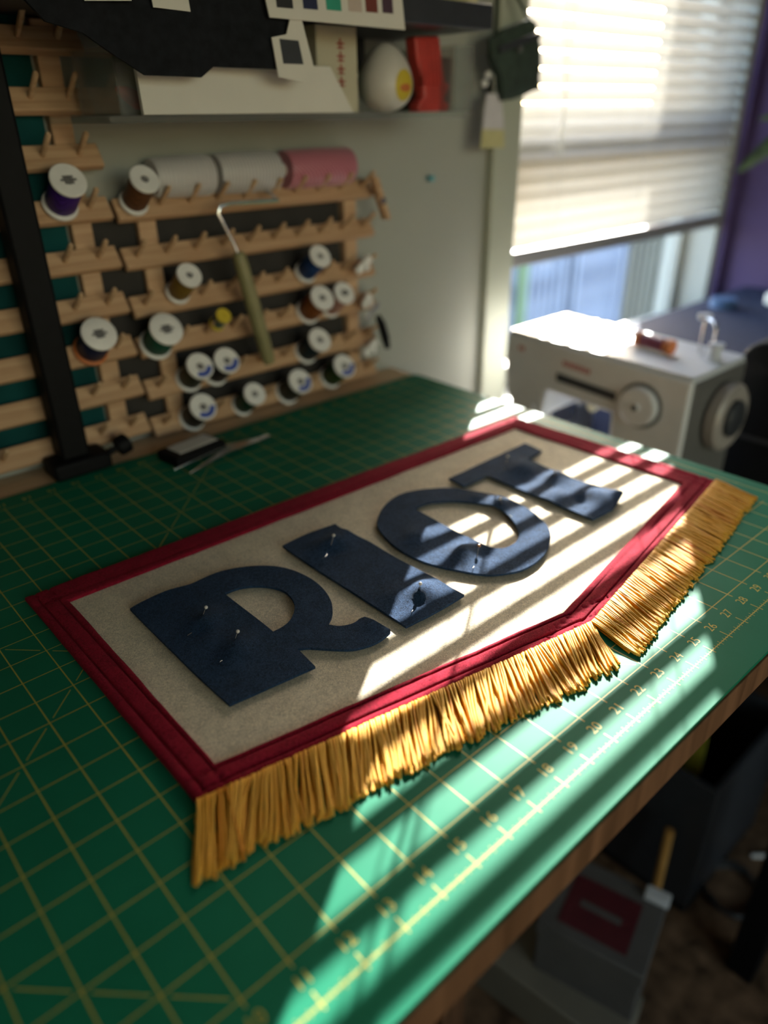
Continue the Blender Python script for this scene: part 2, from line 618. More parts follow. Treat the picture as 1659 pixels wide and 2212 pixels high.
fl = MB().box(-45, WX, -75, WY, -37, -36).build('floor', 'carpet')
struct(fl, 'dark brown carpet floor')
ce = MB().box(-45, WX, -75, WY, 60, 61).build('ceiling', 'ceiling')
struct(ce)
wb_ = MB()
wb_.box(-45, WIN[0], WY, WY + 5, -36, 60)
wb_.box(WIN[1], WX + 1, WY, WY + 5, -36, 60)
wb_.box(WIN[0], WIN[1], WY, WY + 5, -36, WIN[2])
wb_.box(WIN[0], WIN[1], WY, WY + 5, WIN[3], 60)
struct(wb_.build('wall_back', 'wall'), 'grey green wall behind the thread racks')
struct(MB().box(WX, WX + 1, -75, WY, -36, 60).build('wall_right', 'purple'), 'purple wall beside the window')
struct(MB().box(-46, -45, -75, WY + 5, -36, 60).build('wall_left', 'wall'))
wf = MB()
wf.box(-45, -15, -78, -75, -36, 60)
wf.box(55, WX, -78, -75, -36, 60)
wf.box(-15, 55, -78, -75, -36, -16)
wf.box(-15, 55, -78, -75, 44, 60)
struct(wf.build('wall_front', 'wall'))
w2 = MB()  # added window out of view, lets in sky light as fill
w2.box(-15, -13.5, -77.5, -75.1, -16, 44)
w2.box(53.5, 55, -77.5, -75.1, -16, 44)
w2.box(-13.5, 53.5, -77.5, -75.1, -16, -14.5)
w2.box(-13.5, 53.5, -77.5, -75.1, 42.5, 44)
w2.box(19.2, 20.8, -77.5, -75.1, -14.5, 42.5)
fill_win = w2.build('fill_window', 'vinyl', bevel=0.06)
struct(fill_win, 'unseen window added behind the camera for fill light')
MB().box(-13.5, 19.2, -76.4, -76.3, -14.5, 42.5).build('pane', 'fill_glass', fill_win)
MB().box(20.8, 53.5, -76.4, -76.3, -14.5, 42.5).build('pane', 'fill_glass', fill_win)

# window: jambs, sash, rail, panes; casing around it
win = MB()
win.box(WIN[0], WIN[0] + 0.12, WY + 0.1, WY + 5, WIN[2], WIN[3])
win.box(WIN[1] - 0.5, WIN[1], WY + 0.1, WY + 5, WIN[2], WIN[3])
win.box(WIN[0] + 0.12, WIN[1] - 0.5, WY + 0.1, WY + 5, WIN[3] - 0.5, WIN[3])
win.box(WIN[0] + 0.12, WIN[1] - 0.5, WY + 0.1, WY + 5, WIN[2], WIN[2] + 0.5)
window = win.build('window_1', 'vinyl', bevel=0.06)
struct(window, 'window half covered by a white mini blind')
MB().box(WIN[0] + .5, WIN[1] - .5, 29.4, 30.5, 11.0, 13.8).build('meeting_rail', 'vinyl', window, bevel=0.08)
MB().box(WIN[0] + .5, WIN[0] + 1.5, 29.4, 30.5, WIN[2] + .5, WIN[3] - .5).build('sash_stile', 'vinyl', window, bevel=0.08)
MB().box(WIN[1] - 1.5, WIN[1] - .5, 29.4, 30.5, WIN[2] + .5, WIN[3] - .5).build('sash_stile', 'vinyl', window, bevel=0.08)
MB().box(WIN[0] + 1.5, WIN[1] - 1.5, 29.4, 30.5, WIN[2] + .5, WIN[2] + 2.0).build('bottom_rail', 'vinyl', window, bevel=0.08)
MB().box(WIN[0] + 1.5, WIN[1] - 1.5, 29.9, 30.0, WIN[2] + 2.0, 11.0).build('pane', 'glass', window)
MB().box(WIN[0] + 1.5, WIN[1] - 1.5, 29.9, 30.0, 13.8, WIN[3] - .5).build('pane', 'glass', window)
tr = MB()
tr.box(44.85, WIN[0] - .05, 25.9, WY, -9.0, 40)
struct(tr.build('trim_1', 'trim', bevel=0.12), 'cream window casing left of the blind')
tr = MB().box(WIN[1], WX, 25.9, WY, -9.0, 40)
struct(tr.build('trim_2', 'purple', bevel=0.1), 'narrow purple window casing beside the purple wall')
tr = MB().box(WIN[0] - .05, WIN[1], 25.9, WY, WIN[3], 40)
struct(tr.build('trim_3', 'trim', bevel=0.1))
tr = MB().box(WIN[0] - .05, WIN[1], 24.9, WY + .1, WIN[2] - 1.0, WIN[2])
struct(tr.build('trim_4', 'trim', bevel=0.1), 'window sill')

# ------------------------------------------------------------------ mini blind
BY = 26.95                # slat centre line
B0, B1 = 47.75, 77.5
blind = thing('mini_blind', 'white horizontal mini blind lowered part way over the window', 'window blind', ((B0 + B1) / 2, BY, 4.4))
th = math.radians(54)
a_dir = Vector((0, -math.cos(th), -math.sin(th)))
n_dir = Vector((0, -math.sin(th), math.cos(th)))
zs, z = [], 6.0
while z < 35.4:
    zs.append(z)
    z += 0.95
slat0 = None
for i, z in enumerate(zs):
    if slat0 is None:
        mb = MB()
        rows = []
        NX = 30
        for k in range(7):
            u = -0.5 + k / 6
            off = a_dir * (u * 1.15) + n_dir * (0.09 * (1 - 4 * u * u))
            rows.append([Vector((B0 + (B1 - B0) * j / NX, BY, 0)) + off for j in range(NX + 1)])
        vs = [p for r in rows for p in r]
        fs = [(k * (NX + 1) + j, k * (NX + 1) + j + 1, (k + 1) * (NX + 1) + j + 1, (k + 1) * (NX + 1) + j) for k in range(6) for j in range(NX)]
        mb.add(vs, fs)
        slat0 = mb.build('slat', 'slat', blind, smooth=True)
        base_z = 0.0
        slat0.location.z = z * IN
    else:
        c = copy_part(slat0, blind)
        c.location = (0, random.uniform(-.01, .01) * IN, z * IN)
        c.rotation_euler = (0, random.uniform(-.0006, .0006), 0)
MB().box(B0, B1, BY - .6, BY + .3, 4.3, 5.3).build('bottom_rail', 'rail', blind, bevel=0.12)
MB().box(B0, B1, BY - .5, BY + .6, 35.4, 36.45).build('head_rail', 'rail', blind, bevel=0.05)
for x in (52.6, 63.0, 73.4):
    for dy in (-0.42, 0.42):
        pts = [(x + 0.05 * math.sin(t * 2.1 + x), BY + dy, 5.1 + t * 30.3 / 24) for t in range(25)]
        MB().tube(pts, 0.022, 5).build('ladder_cord', 'string', blind, smooth=True)
for k, x in enumerate((51.6, 51.9)):
    pts = [(x + 0.22 * math.sin(t * 0.8 + k * 2), BY - 0.75 + 0.08 * math.cos(t), 11.0 + t * 24.5 / 20) for t in range(21)]
    MB().tube(pts, 0.05, 6).build('lift_cord', 'string', blind, smooth=True)

# ------------------------------------------------------------------ outside
gd = MB().box(-400, 420, -500, 400, -61, -60).build('ground', 'concrete')
struct(gd, 'pale paving outside the window')
ew = MB().box(79.6, 84, 31.5, 36.4, -60, 70).build('wall_outside', 'siding')
struct(ew, 'pale siding wall outside the window')
for i in range(7):
    MB().box(79.25, 79.6, 31.55 + i * .69, 32.1 + i * .69, -60, 70).build('siding_board', 'siding', ew)
bd = MB().box(20, 420, 260, 275, -60, -5).build('wall_far', 'render')
struct(bd, 'low pale garden wall far outside')
fence = thing('picket_fence', 'weathered blue grey picket fence outside the window', 'fence', (130, 80, -60))
p0 = None
for i in range(56):
    x = 84 + i * 2.0
    if p0 is None:
        p0 = MB().box(x, x + 1.1, 80, 80.8, -60, -10).build('picket', 'fence', fence)
    else:
        copy_part(p0, fence).location = ((x - 84) * IN, 0, 0)
for z in (-52, -17):
    MB().box(83, 196, 80.8, 82.2, z, z + 3).build('rail', 'fence', fence)
for x in (131, 151):
    MB().box(x, x + 5, 80.0, 84, -60, -4).build('post', 'fence', fence)
MB().box(116.5, 119.0, 79.2, 80, -60, -6).build('post', 'fencegreen', fence)

# ------------------------------------------------------------------ cutting table
table = thing('cutting_table', 'wooden work table with brown edge carrying the green cutting mat', 'table', (12, 12, -36))
MB().box(-14, 36.75, -1.02, 26.42, -1.2, -0.12).build('tabletop', 'oak', table, bevel=0.04)
eb = MB().box(-14, 36.75, -1.14, -1.02, -1.2, -0.14).build('edge_band', 'walnut', table, bevel=0.02)
for x, y in ((-12, 10.5), (26, 10.5), (-12, 23), (33, 23)):
    MB().box(x - 1, x + 1, y - 1, y + 1, -36, -1.2).build('leg', 'walnut', table, bevel=0.1)

cmat = MB()
rr = 0.35
MX0, MX1, MY0, MY1 = -0.9, 36.65, -1.08, 24.1
poly = []
for cx, cy, a0 in ((MX1 - rr, MY1 - rr, 0), (MX0 + rr, MY1 - rr, 90), (MX0 + rr, MY0 + rr, 180), (MX1 - rr, MY0 + rr, 270)):
    for k in range(7):
        a = math.radians(a0 + k * 15)
        poly.append((cx + rr * math.cos(a), cy + rr * math.sin(a)))
cmat.prism(poly, (0, 0, 0.12), 'xy', -0.12)
mato = cmat.build('cutting_mat', 'mat', origin=(18, 11.5, -0.12))
tag(mato, 'dark green cutting mat printed with a yellow inch grid', 'cutting mat')

ZL = 0.0022
grid = MB()


def strip(x0, y0, x1, y1, w, z=ZL):
    d = Vector((x1 - x0, y1 - y0, 0)).normalized()
    n = Vector((-d.y, d.x, 0)) * w / 2
    a, b = Vector((x0, y0, z)), Vector((x1, y1, z))
    grid.add([a - n, b - n, b + n, a + n], [(0, 1, 2, 3)])


for x in range(0, 37):
    strip(x, 0.83 if 0 < x < 36 else 0, x, 23.17 if 0 < x < 36 else 23, 0.036)
for y in range(0, 24):
    strip(0 if y in (0, 23) else 0.83, y, 36 if y in (0, 23) else 35.17, y, 0.032, ZL * 1.5)
for x in range(1, 36):          # rulers on the long edges: inch stubs and 1/8 in ticks
    strip(x, -0.12, x, 0.27, 0.035, ZL * 2)
    strip(x, 22.73, x, 23.12, 0.035, ZL * 2)
for k in range(1, 36 * 8):
    if k % 8:
        h = 0.16 if k % 4 == 0 else (0.12 if k % 2 == 0 else 0.08)
        strip(k / 8, -h * .6, k / 8, h * .6, 0.018, ZL * 2)
for s in (11, 24):              # dashed diagonals
    for k in range(1, 36):
        y = s - k
        if 0 < y < 24 and 0 < y - 1:
            strip(k + .13, y - .13, k + .87, y - .87, 0.03, ZL * 1.2)
for k in range(1, 23):
    strip(k + .13, k + .13, k + .87, k + .87, 0.03, ZL * 1.2)
grid.build('printed_grid', 'line', mato)



def text_into(mb, s, size, fn, flip=False):
    cu = bpy.data.curves.new('t', 'FONT')
    cu.body = s
    cu.size = size
    cu.align_x = 'CENTER'
    cu.align_y = 'CENTER'
    cu.resolution_u = 3
    ob = bpy.data.objects.new('t', cu)
    COL.objects.link(ob)
    dg = bpy.context.evaluated_depsgraph_get()
    me = bpy.data.meshes.new_from_object(ob.evaluated_get(dg))
    mb.add([fn(v.co.x, v.co.y) for v in me.vertices], [tuple(p.vertices) for p in me.polygons])
    bpy.data.objects.remove(ob)
    bpy.data.curves.remove(cu)
    bpy.data.meshes.remove(me)


for x in range(5, 36):
    nb_ = MB()
    text_into(nb_, str(x), 0.40, lambda u, v, x=x: Vector((x + u, 0.53 + v, ZL * 2.2)))
    nb_.build('printed_number', 'num', mato)
for x in range(10, 36):
    nb_ = MB()
    text_into(nb_, str(x), 0.40, lambda u, v, x=x: Vector((x - u, 23.45 - v, ZL * 2.2)))
    nb_.build('printed_number', 'num', mato)

# ------------------------------------------------------------------ felt banner
OUT = [Vector(p) for p in ((11.42, 15.97), (35.05, 15.35), (35.32, 5.02), (23.42, 2.95), (11.49, 5.15))]
INN = [Vector(p) for p in ((12.40, 14.78), (33.88, 14.36), (34.05, 5.85), (23.22, 3.84), (12.36, 5.82))]
banner = thing('felt_banner', 'cream felt banner with red border and gold fringe on the cutting mat', 'banner', (23.4, 9.5, 0))


def wav(x, y, s, k=0.0):
    return noise.noise(Vector((x * s, y * s, k)))


FZ = 0.10
fld = MB()
GX, GY = 150, 80
inside = []


def cdt_mesh(outline, holes, step, jitter=0.0):
    """triangulate an outline (with holes) on an even interior grid"""
    pts, edges = [], []

    def ring(poly):
        k = len(pts)
        n = len(poly)
        for p in poly:
            pts.append(Vector(p))
        for i in range(n):
            edges.append((k + i, k + (i + 1) % n))

    def dens(poly):
        o = []
        for i in range(len(poly)):
            a, b = Vector(poly[i]), Vector(poly[(i + 1) % len(poly)])
            n = max(1, int((b - a).length / step))
            o += [a + (b - a) * k / n for k in range(n)]
        return o
    rings = [dens(outline)] + [dens(h) for h in holes]
    for r in rings:
        ring(r)

    def inpoly(p, poly):
        c = False
        j = len(poly) - 1
        for i in range(len(poly)):
            a, b = poly[i], poly[j]
            if (a.y > p.y) != (b.y > p.y) and p.x < (b.x - a.x) * (p.y - a.y) / (b.y - a.y) + a.x:
                c = not c
            j = i
        return c

    def near(p):
        return any((q - p).length_squared < (step * .45) ** 2 for r in rings for q in r)
    xs = [p.x for p in rings[0]]
    ys = [p.y for p in rings[0]]
    y = min(ys)
    row = 0
    while y < max(ys):
        x = min(xs) + (step / 2 if row % 2 else 0)
        while x < max(xs):
            p = Vector((x, y))
            if inpoly(p, rings[0]) and not any(inpoly(p, h) for h in rings[1:]) and not near(p):
                pts.append(p)
            x += step
        y += step * .87
        row += 1
    v2, e2, f2, _, _, _ = delaunay_2d_cdt(pts, edges, [], 0, 1e-5)
    fs = []
    for f in f2:
        c = sum((v2[i] for i in f), Vector((0, 0))) / len(f)
        if inpoly(c, rings[0]) and not any(inpoly(c, h) for h in rings[1:]):
            fs.append(tuple(f))
    return v2, fs


def slab(v2, fs, ztop, thick, round_edge=0.0):
    """solid sheet from a flat triangulation: top at ztop(x,y), bottom thick below"""
    mb = MB()
    n = len(v2)
    top = [Vector((p.x, p.y, ztop(p.x, p.y))) for p in v2]
    bot = [Vector((p.x, p.y, max(ztop(p.x, p.y) - thick, 0.012))) for p in v2]
    cnt = {}
    for f in fs:
        for i in range(len(f)):
            a, b = f[i], f[(i + 1) % len(f)]
            cnt[(min(a, b), max(a, b))] = cnt.get((min(a, b), max(a, b)), 0) + 1
    mb.v = top + bot
    mb.f = [tuple(f) for f in fs] + [tuple(i + n for i in reversed(f)) for f in fs]
    for (a, b), c in cnt.items():
        if c == 1:
            mb.f.append((a, b, b + n, a + n))
    return mb


mid = [(o * 0.35 + i * 0.65) for o, i in zip(OUT, INN)]
v2, fs = cdt_mesh(mid, [], 0.42)
slab(v2, fs, lambda x, y: FZ + 0.018 * wav(x, y, .35) + 0.012 * wav(x, y, 1.1, 4), 0.075).build('field', 'cream_felt', banner, smooth=True)


def edge_dist(p, i):
    a, b = OUT[i], OUT[(i + 1) % 5]
    d = (b - a).normalized()
    return abs((p.x - a.x) * d.y - (p.y - a.y) * d.x)


def groove(d, c, w):
    t = (d - c) / w
    return math.exp(-t * t)


def border_z(p, i):
    z = 0.19 + 0.02 * wav(p.x, p.y, .6, 2) + 0.010 * wav(p.x, p.y, 2.2, 7)
    wd = [0.95, 1.12, 0.85, 0.85, 0.93][i]
    for j in range(5):
        d = edge_dist(p, j)
        wj = [0.95, 1.12, 0.85, 0.85, 0.93][j]
        if d < wj * 1.02:
            if j in (2, 3, 4, 1):
                z -= 0.070 * (groove(d, 0.30 * wj, 0.020) + groove(d, 0.80 * wj, 0.020)) + 0.018 * (groove(d, 0.30 * wj, 0.07) + groove(d, 0.80 * wj, 0.07))
                z -= 0.025 * max(0.0, 1 - d / (0.28 * wj)) * 0.6
            else:
                z -= 0.04 * groove(d, 0.86 * wj, 0.035)
    return max(z, 0.118)


NAMES = ['top', 'side', 'lower', 'lower', 'side']
for i in range(5):
    A, B, a_, b_ = OUT[i], OUT[(i + 1) % 5], INN[i], INN[(i + 1) % 5]
    L = (B - A).length
    n = int(L / 0.05)
    US = [0, .03, .1, .18, .25, .275, .29, .30, .31, .325, .35, .42, .55, .68, .75, .775, .79, .80, .81, .825, .85, .91, .97, 1.0]
    mb = MB()
    rings = []
    for k in range(n + 1):
        t = k / n
        o_ = A + (B - A) * t
        i_ = a_ + (b_ - a_) * t
        nrm = (i_ - o_).normalized()
        row = []
        wob = 0.018 * wav(o_.x, o_.y, .9, 11 + i)
        for u in US:
            p = o_ + (i_ - o_) * u + nrm * wob
            z = border_z(p, i)
            if u == 0 or u == 1.0:
                z -= 0.06
            elif u in (.03, .97):
                z -= 0.012
            row.append(Vector((p.x, p.y, z)))
        low = 0.03 if True else 0
        p1 = i_ + nrm * wob
        p0_ = o_ + nrm * wob
        row.append(Vector((p1.x, p1.y, FZ - .02)))
        row.append(Vector((p0_.x, p0_.y, 0.02)))
        rings.append(row)
    mb.rings(rings, True)
    ob = mb.build('border_strip', 'red_felt', banner, smooth=True, angle=60)

# ------------------------------------------------------------------ gold fringe
SW = Vector((-0.50, -0.866))


def cord_path(L, seed, droop=True, z0=0.13):
    r = random.Random(seed)
    w1, w2 = r.uniform(-.05, .05), r.uniform(-.025, .025)
    pts = []
    N = 8
    for k in range(N + 1):
        t = k / N
        y = w1 * math.sin(t * math.pi * .9) + w2 * math.sin(t * 2 * math.pi)
        z = z0 * (1 - t) ** 1.5 + 0.045 + 0.035 * math.sin(t * math.pi) * r.uniform(.6, 1.2)
        pts.append(Vector((t * L, y, z)))
    return pts


for run, (P0, P1) in enumerate(((OUT[4], OUT[3]), (OUT[3], OUT[2]))):
    d = (P1 - P0).normalized()
    nrm = Vector((d.y, -d.x))
    if nrm.y > 0:
        nrm = -nrm
    hd = MB()
    hw = nrm * -0.35
    zz = 0.06
    a, b = P0 + hw, P1 + hw
    hd.add([(P0.x, P0.y, 0.02), (P1.x, P1.y, 0.02), (b.x, b.y, 0.02), (a.x, a.y, 0.02), (P0.x, P0.y, 0.10), (P1.x, P1.y, 0.10), (b.x, b.y, 0.10), (a.x, a.y, 0.10)],
           [(0, 3, 2, 1), (4, 5, 6, 7), (0, 1, 5, 4), (1, 2, 6, 5), (2, 3, 7, 6), (3, 0, 4, 7)])
    fr = hd.build('fringe', 'cord', banner)
    fr['label'] = 'gold rayon cord fringe'
    variants = []
    L = (P1 - P0).length
    NC = 150
    rnd = random.Random(50 + run)
    vmesh = []
    for s in range(12):
        mb = MB().tube(cord_path(1.0, 900 + s + run * 20), [0.042] * 8 + [0.039], 6)
        me = bpy.data.meshes.new('cord')
        me.from_pydata([tuple(Vector((p.x * 1.85, p.y, p.z)) * IN) for p in mb.v], [], mb.f)
        for p in me.polygons:
            p.use_smooth = True
        me.materials.append(M['cord'])
        vmesh.append(me)

    def fr_angle(s):
        """sway of the fringe along the run: mostly swept toward the near end"""
        q = s + run * L
        a = 0.42 + 0.14 * noise.noise(Vector((q * .55, 3.1, 0))) + 0.10 * noise.noise(Vector((q * 1.7, 8.3, 0)))
        if run == 0:
            a += 0.02 * math.exp(-((L - s) / 0.7) ** 2)
            if s < 1.2:
                a -= 0.05 * (1.2 - s)
        else:
            a -= 0.04 * math.exp(-(s / 0.8) ** 2)
            a -= 0.15 * (s / L)
        return a
    bo = Vector(banner['_o'])
    for k in range(NC):
        s = (k + .5) / NC * L + rnd.uniform(-.02, .02)
        root = P0 + d * s + nrm * -0.03
        ang = fr_angle(s) + rnd.gauss(0, .03)
        if rnd.random() < .05:
            ang += rnd.choice((-1, 1)) * .18
        dv = Vector((nrm.x * math.cos(ang) - d.x * math.sin(ang), nrm.y * math.cos(ang) - d.y * math.sin(ang)))
        c = bpy.data.objects.new('cord', vmesh[rnd.randrange(12)])
        COL.objects.link(c)
        c.parent = fr
        c.location = ((root.x - bo.x) * IN, (root.y - bo.y) * IN, (rnd.uniform(-.012, .02)) * IN)
        c.rotation_euler = (0, 0, math.atan2(dv.y, dv.x))
        ls = rnd.uniform(.93, 1.04) * (1.06 if run == 0 else 0.97)
        if run == 0 and s < 0.12:
            ls *= 1.05
        c.scale = (ls, 1 if rnd.random() < .5 else -1, 1)
    und = MB()
    for k in range(400):
        s = rnd.uniform(0.03, L - .03)
        root = P0 + d * s
        ang = fr_angle(s) + rnd.gauss(0, .05)
        dv = Vector((nrm.x * math.cos(ang) - d.x * math.sin(ang), nrm.y * math.cos(ang) - d.y * math.sin(ang), 0))
        sd = Vector((-dv.y, dv.x, 0))
        ll = rnd.uniform(1.55, 1.9) * (1.04 if run == 0 else .95)
        pts = [Vector((root.x, root.y, 0)) + dv * p.x + sd * p.y + Vector((0, 0, min(p.z, .06) * .75)) for p in cord_path(ll, k + 3000, z0=.05)]
        und.tube(pts[::2], 0.040, 5)
    uo = und.build('cord_layer', 'cord', fr, smooth=True, angle=80)
    uo['kind'] = 'stuff'
# a few stray cords that have slipped away from the rest
fr0 = [o for o in banner.children if o.name.startswith('fringe')][0]
for pts in ([(11.55, 5.12, .1), (11.25, 4.75, .09), (11.15, 4.45, .06), (10.95, 4.0, .045), (10.50, 3.42, .045)],
            [(23.3, 2.98, .1), (23.15, 2.6, .12), (22.85, 2.1, .10), (22.5, 1.65, .05)],
            [(23.15, 3.0, .1), (22.95, 2.6, .12), (22.55, 2.05, .09), (22.15, 1.62, .05)],
            [(23.5, 2.98, .1), (23.05, 2.45, .13), (22.6, 1.75, .08), (22.25, 1.35, .05)]):
    MB().tube(pts, 0.040, 6).build('cord', 'cord', fr0, smooth=True)


# ------------------------------------------------------------------ felt letters
def smooth_poly(pts, corners, sub=5):
    """Catmull-Rom through the points, sharp where the index is listed"""
    n = len(pts)
    P = [Vector(p) for p in pts]
    out = []
    for i in range(n):
        p1, p2 = P[i], P[(i + 1) % n]
        p0 = P[i] if i in corners else P[(i - 1) % n]
        p3 = p2 if ((i + 1) % n) in corners else P[(i + 2) % n]
        for k in range(sub):
            t = k / sub
            out.append(0.5 * ((2 * p1) + (p2 - p0) * t + (2 * p0 - 5 * p1 + 4 * p2 - p3) * t * t + (3 * p1 - p0 - 3 * p2 + p3) * t ** 3))
    return out


LZ = 0.265


def letter(outline, holes, bumps, lab, seed):
    v2, fs = cdt_mesh(outline, holes, 0.17)

    def zt(x, y):
        z = LZ + 0.012 * wav(x, y, .9, seed) + 0.008 * wav(x, y, 2.4, seed + 5)
        for bx, by, s, a, el, an in bumps:
            dx, dy = x - bx, y - by
            ca, sa = math.cos(an), math.sin(an)
            u, v = (dx * ca + dy * sa) / (s * el), (-dx * sa + dy * ca) / s
            z += 1.35 * a * math.exp(-(u * u + v * v))
        return max(z, 0.195)
    o = slab(v2, fs, zt, 0.085).build('felt_letter', 'navy_felt', smooth=True, angle=50)
    bv = o.modifiers.new('bevel', 'BEVEL')
    bv.width = 0.02 * IN
    bv.segments = 2
    bv.limit_method = 'ANGLE'
    bv.angle_limit = math.radians(55)
    tag(o, lab, 'felt letter', 'navy felt letters pinned to the banner')
    return o


Rout = [(13.57, 12.92), (13.97, 13.0), (14.77, 13.0), (15.60, 12.86), (16.25, 12.88), (16.85, 12.82), (17.41, 12.58), (17.94, 12.18), (18.34, 11.67), (18.57, 11.03), (18.65, 10.32), (18.58, 9.66), (18.37, 9.05), (18.11, 8.63), (17.85, 8.35), (17.53, 8.14),
        (17.72, 7.87), (17.97, 7.71), (18.19, 7.66), (18.40, 7.69), (18.57, 7.66), (18.73, 6.70), (18.60, 6.60), (18.06, 6.53), (17.58, 6.64), (17.21, 6.86), (16.78, 7.30), (16.47, 7.66), (16.22, 7.84), (16.12, 6.88), (13.60, 7.20), (13.55, 8.8), (13.55, 10.5), (13.56, 12.0)]
Rhole = [(16.13, 11.64), (16.55, 11.62), (16.95, 11.45), (17.27, 11.17), (17.49, 10.83), (17.60, 10.43), (17.55, 10.0), (17.41, 9.64), (17.20, 9.36), (16.87, 9.09), (16.52, 8.97), (16.16, 8.97), (16.15, 10.2)]
letter(smooth_poly(Rout, {0, 15, 20, 21, 28, 29, 30}), [smooth_poly(Rhole, {0, 11, 12})],
       [(15.0, 10.75, .40, .13, 1.5, .6), (14.45, 10.35, .30, -.06, 1.2, .6), (15.0, 9.05, .40, .14, 1.5, .55), (14.6, 9.9, .45, .05, 1.6, 0), (18.6, 7.3, .35, .05, 1, 0), (14.9, 13.0, .3, .03, 2, 0)],
       'navy felt letter R with two pearl pins, nearest the near banner end', 1)
Ipts = [(19.18, 12.80), (20.3, 12.88), (21.50, 12.74), (21.40, 11.95), (21.58, 11.06), (21.56, 9.85), (21.60, 8.0), (21.62, 6.42), (20.4, 6.40), (19.17, 6.49), (19.15, 9.0), (19.14, 11.5)]
letter(smooth_poly(Ipts, {0, 2, 7, 9}), [],
       [(20.6, 11.75, .42, .16, 1.6, .2), (20.2, 11.25, .28, -.07, 1.3, .3), (20.75, 7.45, .40, .20, 1.5, .5), (20.25, 7.05, .16, -.08, 1.3, .6), (21.5, 11.9, .35, .07, 1, 0), (20.0, 7.9, .4, .07, 1.5, .6)],
       'navy felt letter I between the R and the O', 2)
Oo = [(22.68, 11.75), (23.65, 12.5), (24.70, 12.86), (25.61, 12.69), (26.41, 12.22), (26.92, 11.66), (27.24, 11.0), (27.52, 10.31), (27.70, 9.56), (27.64, 8.75), (27.39, 7.95), (27.02, 7.26), (26.44, 6.71), (25.61, 6.27), (24.87, 6.08), (24.13, 6.09), (23.57, 6.28), (23.07, 6.62), (22.69, 7.16), (22.33, 7.85), (22.07, 8.6), (21.97, 9.45), (22.07, 10.29), (22.32, 11.1)]
Oi = [(24.50, 11.60), (25.19, 11.55), (25.95, 11.08), (26.45, 10.40), (26.72, 9.80), (26.74, 9.2), (26.54, 8.6), (26.16, 7.96), (25.71, 7.55), (25.21, 7.36), (24.70, 7.40), (24.42, 7.8), (24.36, 8.7), (24.38, 10.0)]
letter(smooth_poly(Oo, set()), [smooth_poly(Oi, {0})],
       [(23.4, 8.1, .40, .17, 1.5, .5), (23.95, 7.55, .22, -.12, 1.3, .6), (27.1, 9.7, .4, .12, 1.4, 1.2), (23.1, 10.1, .45, .10, 1.5, .4), (26.9, 10.6, .3, .06, 1.2, 1)],
       'navy felt letter O, round with a tall oval hole', 3)
Tp = [(27.33, 12.54), (27.24, 11.62), (28.71, 11.64), (28.69, 9.0), (28.69, 6.49), (29.91, 6.42), (31.22, 6.80), (31.14, 7.85), (31.03, 9.01), (31.1, 9.96), (31.2, 11.52), (32.40, 11.62), (32.55, 12.72), (30.0, 12.62)]
letter(smooth_poly(Tp, {0, 1, 2, 4, 5, 6, 10, 11, 12}), [],
       [(30.3, 11.2, .5, .15, 1.5, .4), (29.5, 10.3, .4, -.05, 1.3, .6), (30.5, 9.4, .40, .16, 1.5, .5), (29.7, 7.6, .30, -.10, 1.2, .5), (30.3, 7.5, .5, .18, 1.3, .6), (31.1, 6.9, .4, .12, 1, 0), (29.2, 8.6, .4, .1, 1.5, .3)],
       'navy felt letter T farthest along the banner', 4)


# ------------------------------------------------------------------ pins
def pin(x, y, zh, ang, lab, head='pearl', length=1.15, r=0.058):
    p = thing('dressmaker_pin', lab, 'pin', (x, y, zh), 'pins holding the letters')
    MB().sphere((x, y, zh), r, 8).build('head', head, p, smooth=True)
    d = Vector((math.cos(ang), math.sin(ang), 0))
    pts = [Vector((x, y, zh)) + d * (length * t) + Vector((0, 0, -(zh - .24) * min(1, t * 2.4) + (0.10 * max(0, (t - .75) * 4) if t > .75 else 0))) for t in (0, .15, .3, .45, .75, .88, 1.0)]
    MB().tube(pts, 0.013, 5).build('shaft', 'steel', p, smooth=True)


A0 = math.atan2(-.50, -.80)
pin(15.16, 11.02, .53, A0, 'pearl headed pin nearer the top edge of the letter R')
pin(15.23, 9.35, .53, A0, 'pearl headed pin low on the stem of the letter R')
pin(20.60, 11.68, .59, A0, 'pearl headed pin near the top of the letter I')
pin(20.68, 7.43, .61, A0, 'pearl headed pin near the foot of the letter I')
pin(27.10, 9.60, .51, A0 + .5, 'pearl headed pin on the far side of the letter O')
pin(23.85, 7.80, .53, A0, 'amber headed pin on the near side of the letter O', 'brass_pearl')
pin(30.45, 12.0, .47, A0, 'pearl headed pin at the crossbar of the letter T')
pin(30.58, 9.62, .53, A0, 'pearl headed pin halfway down the letter T')

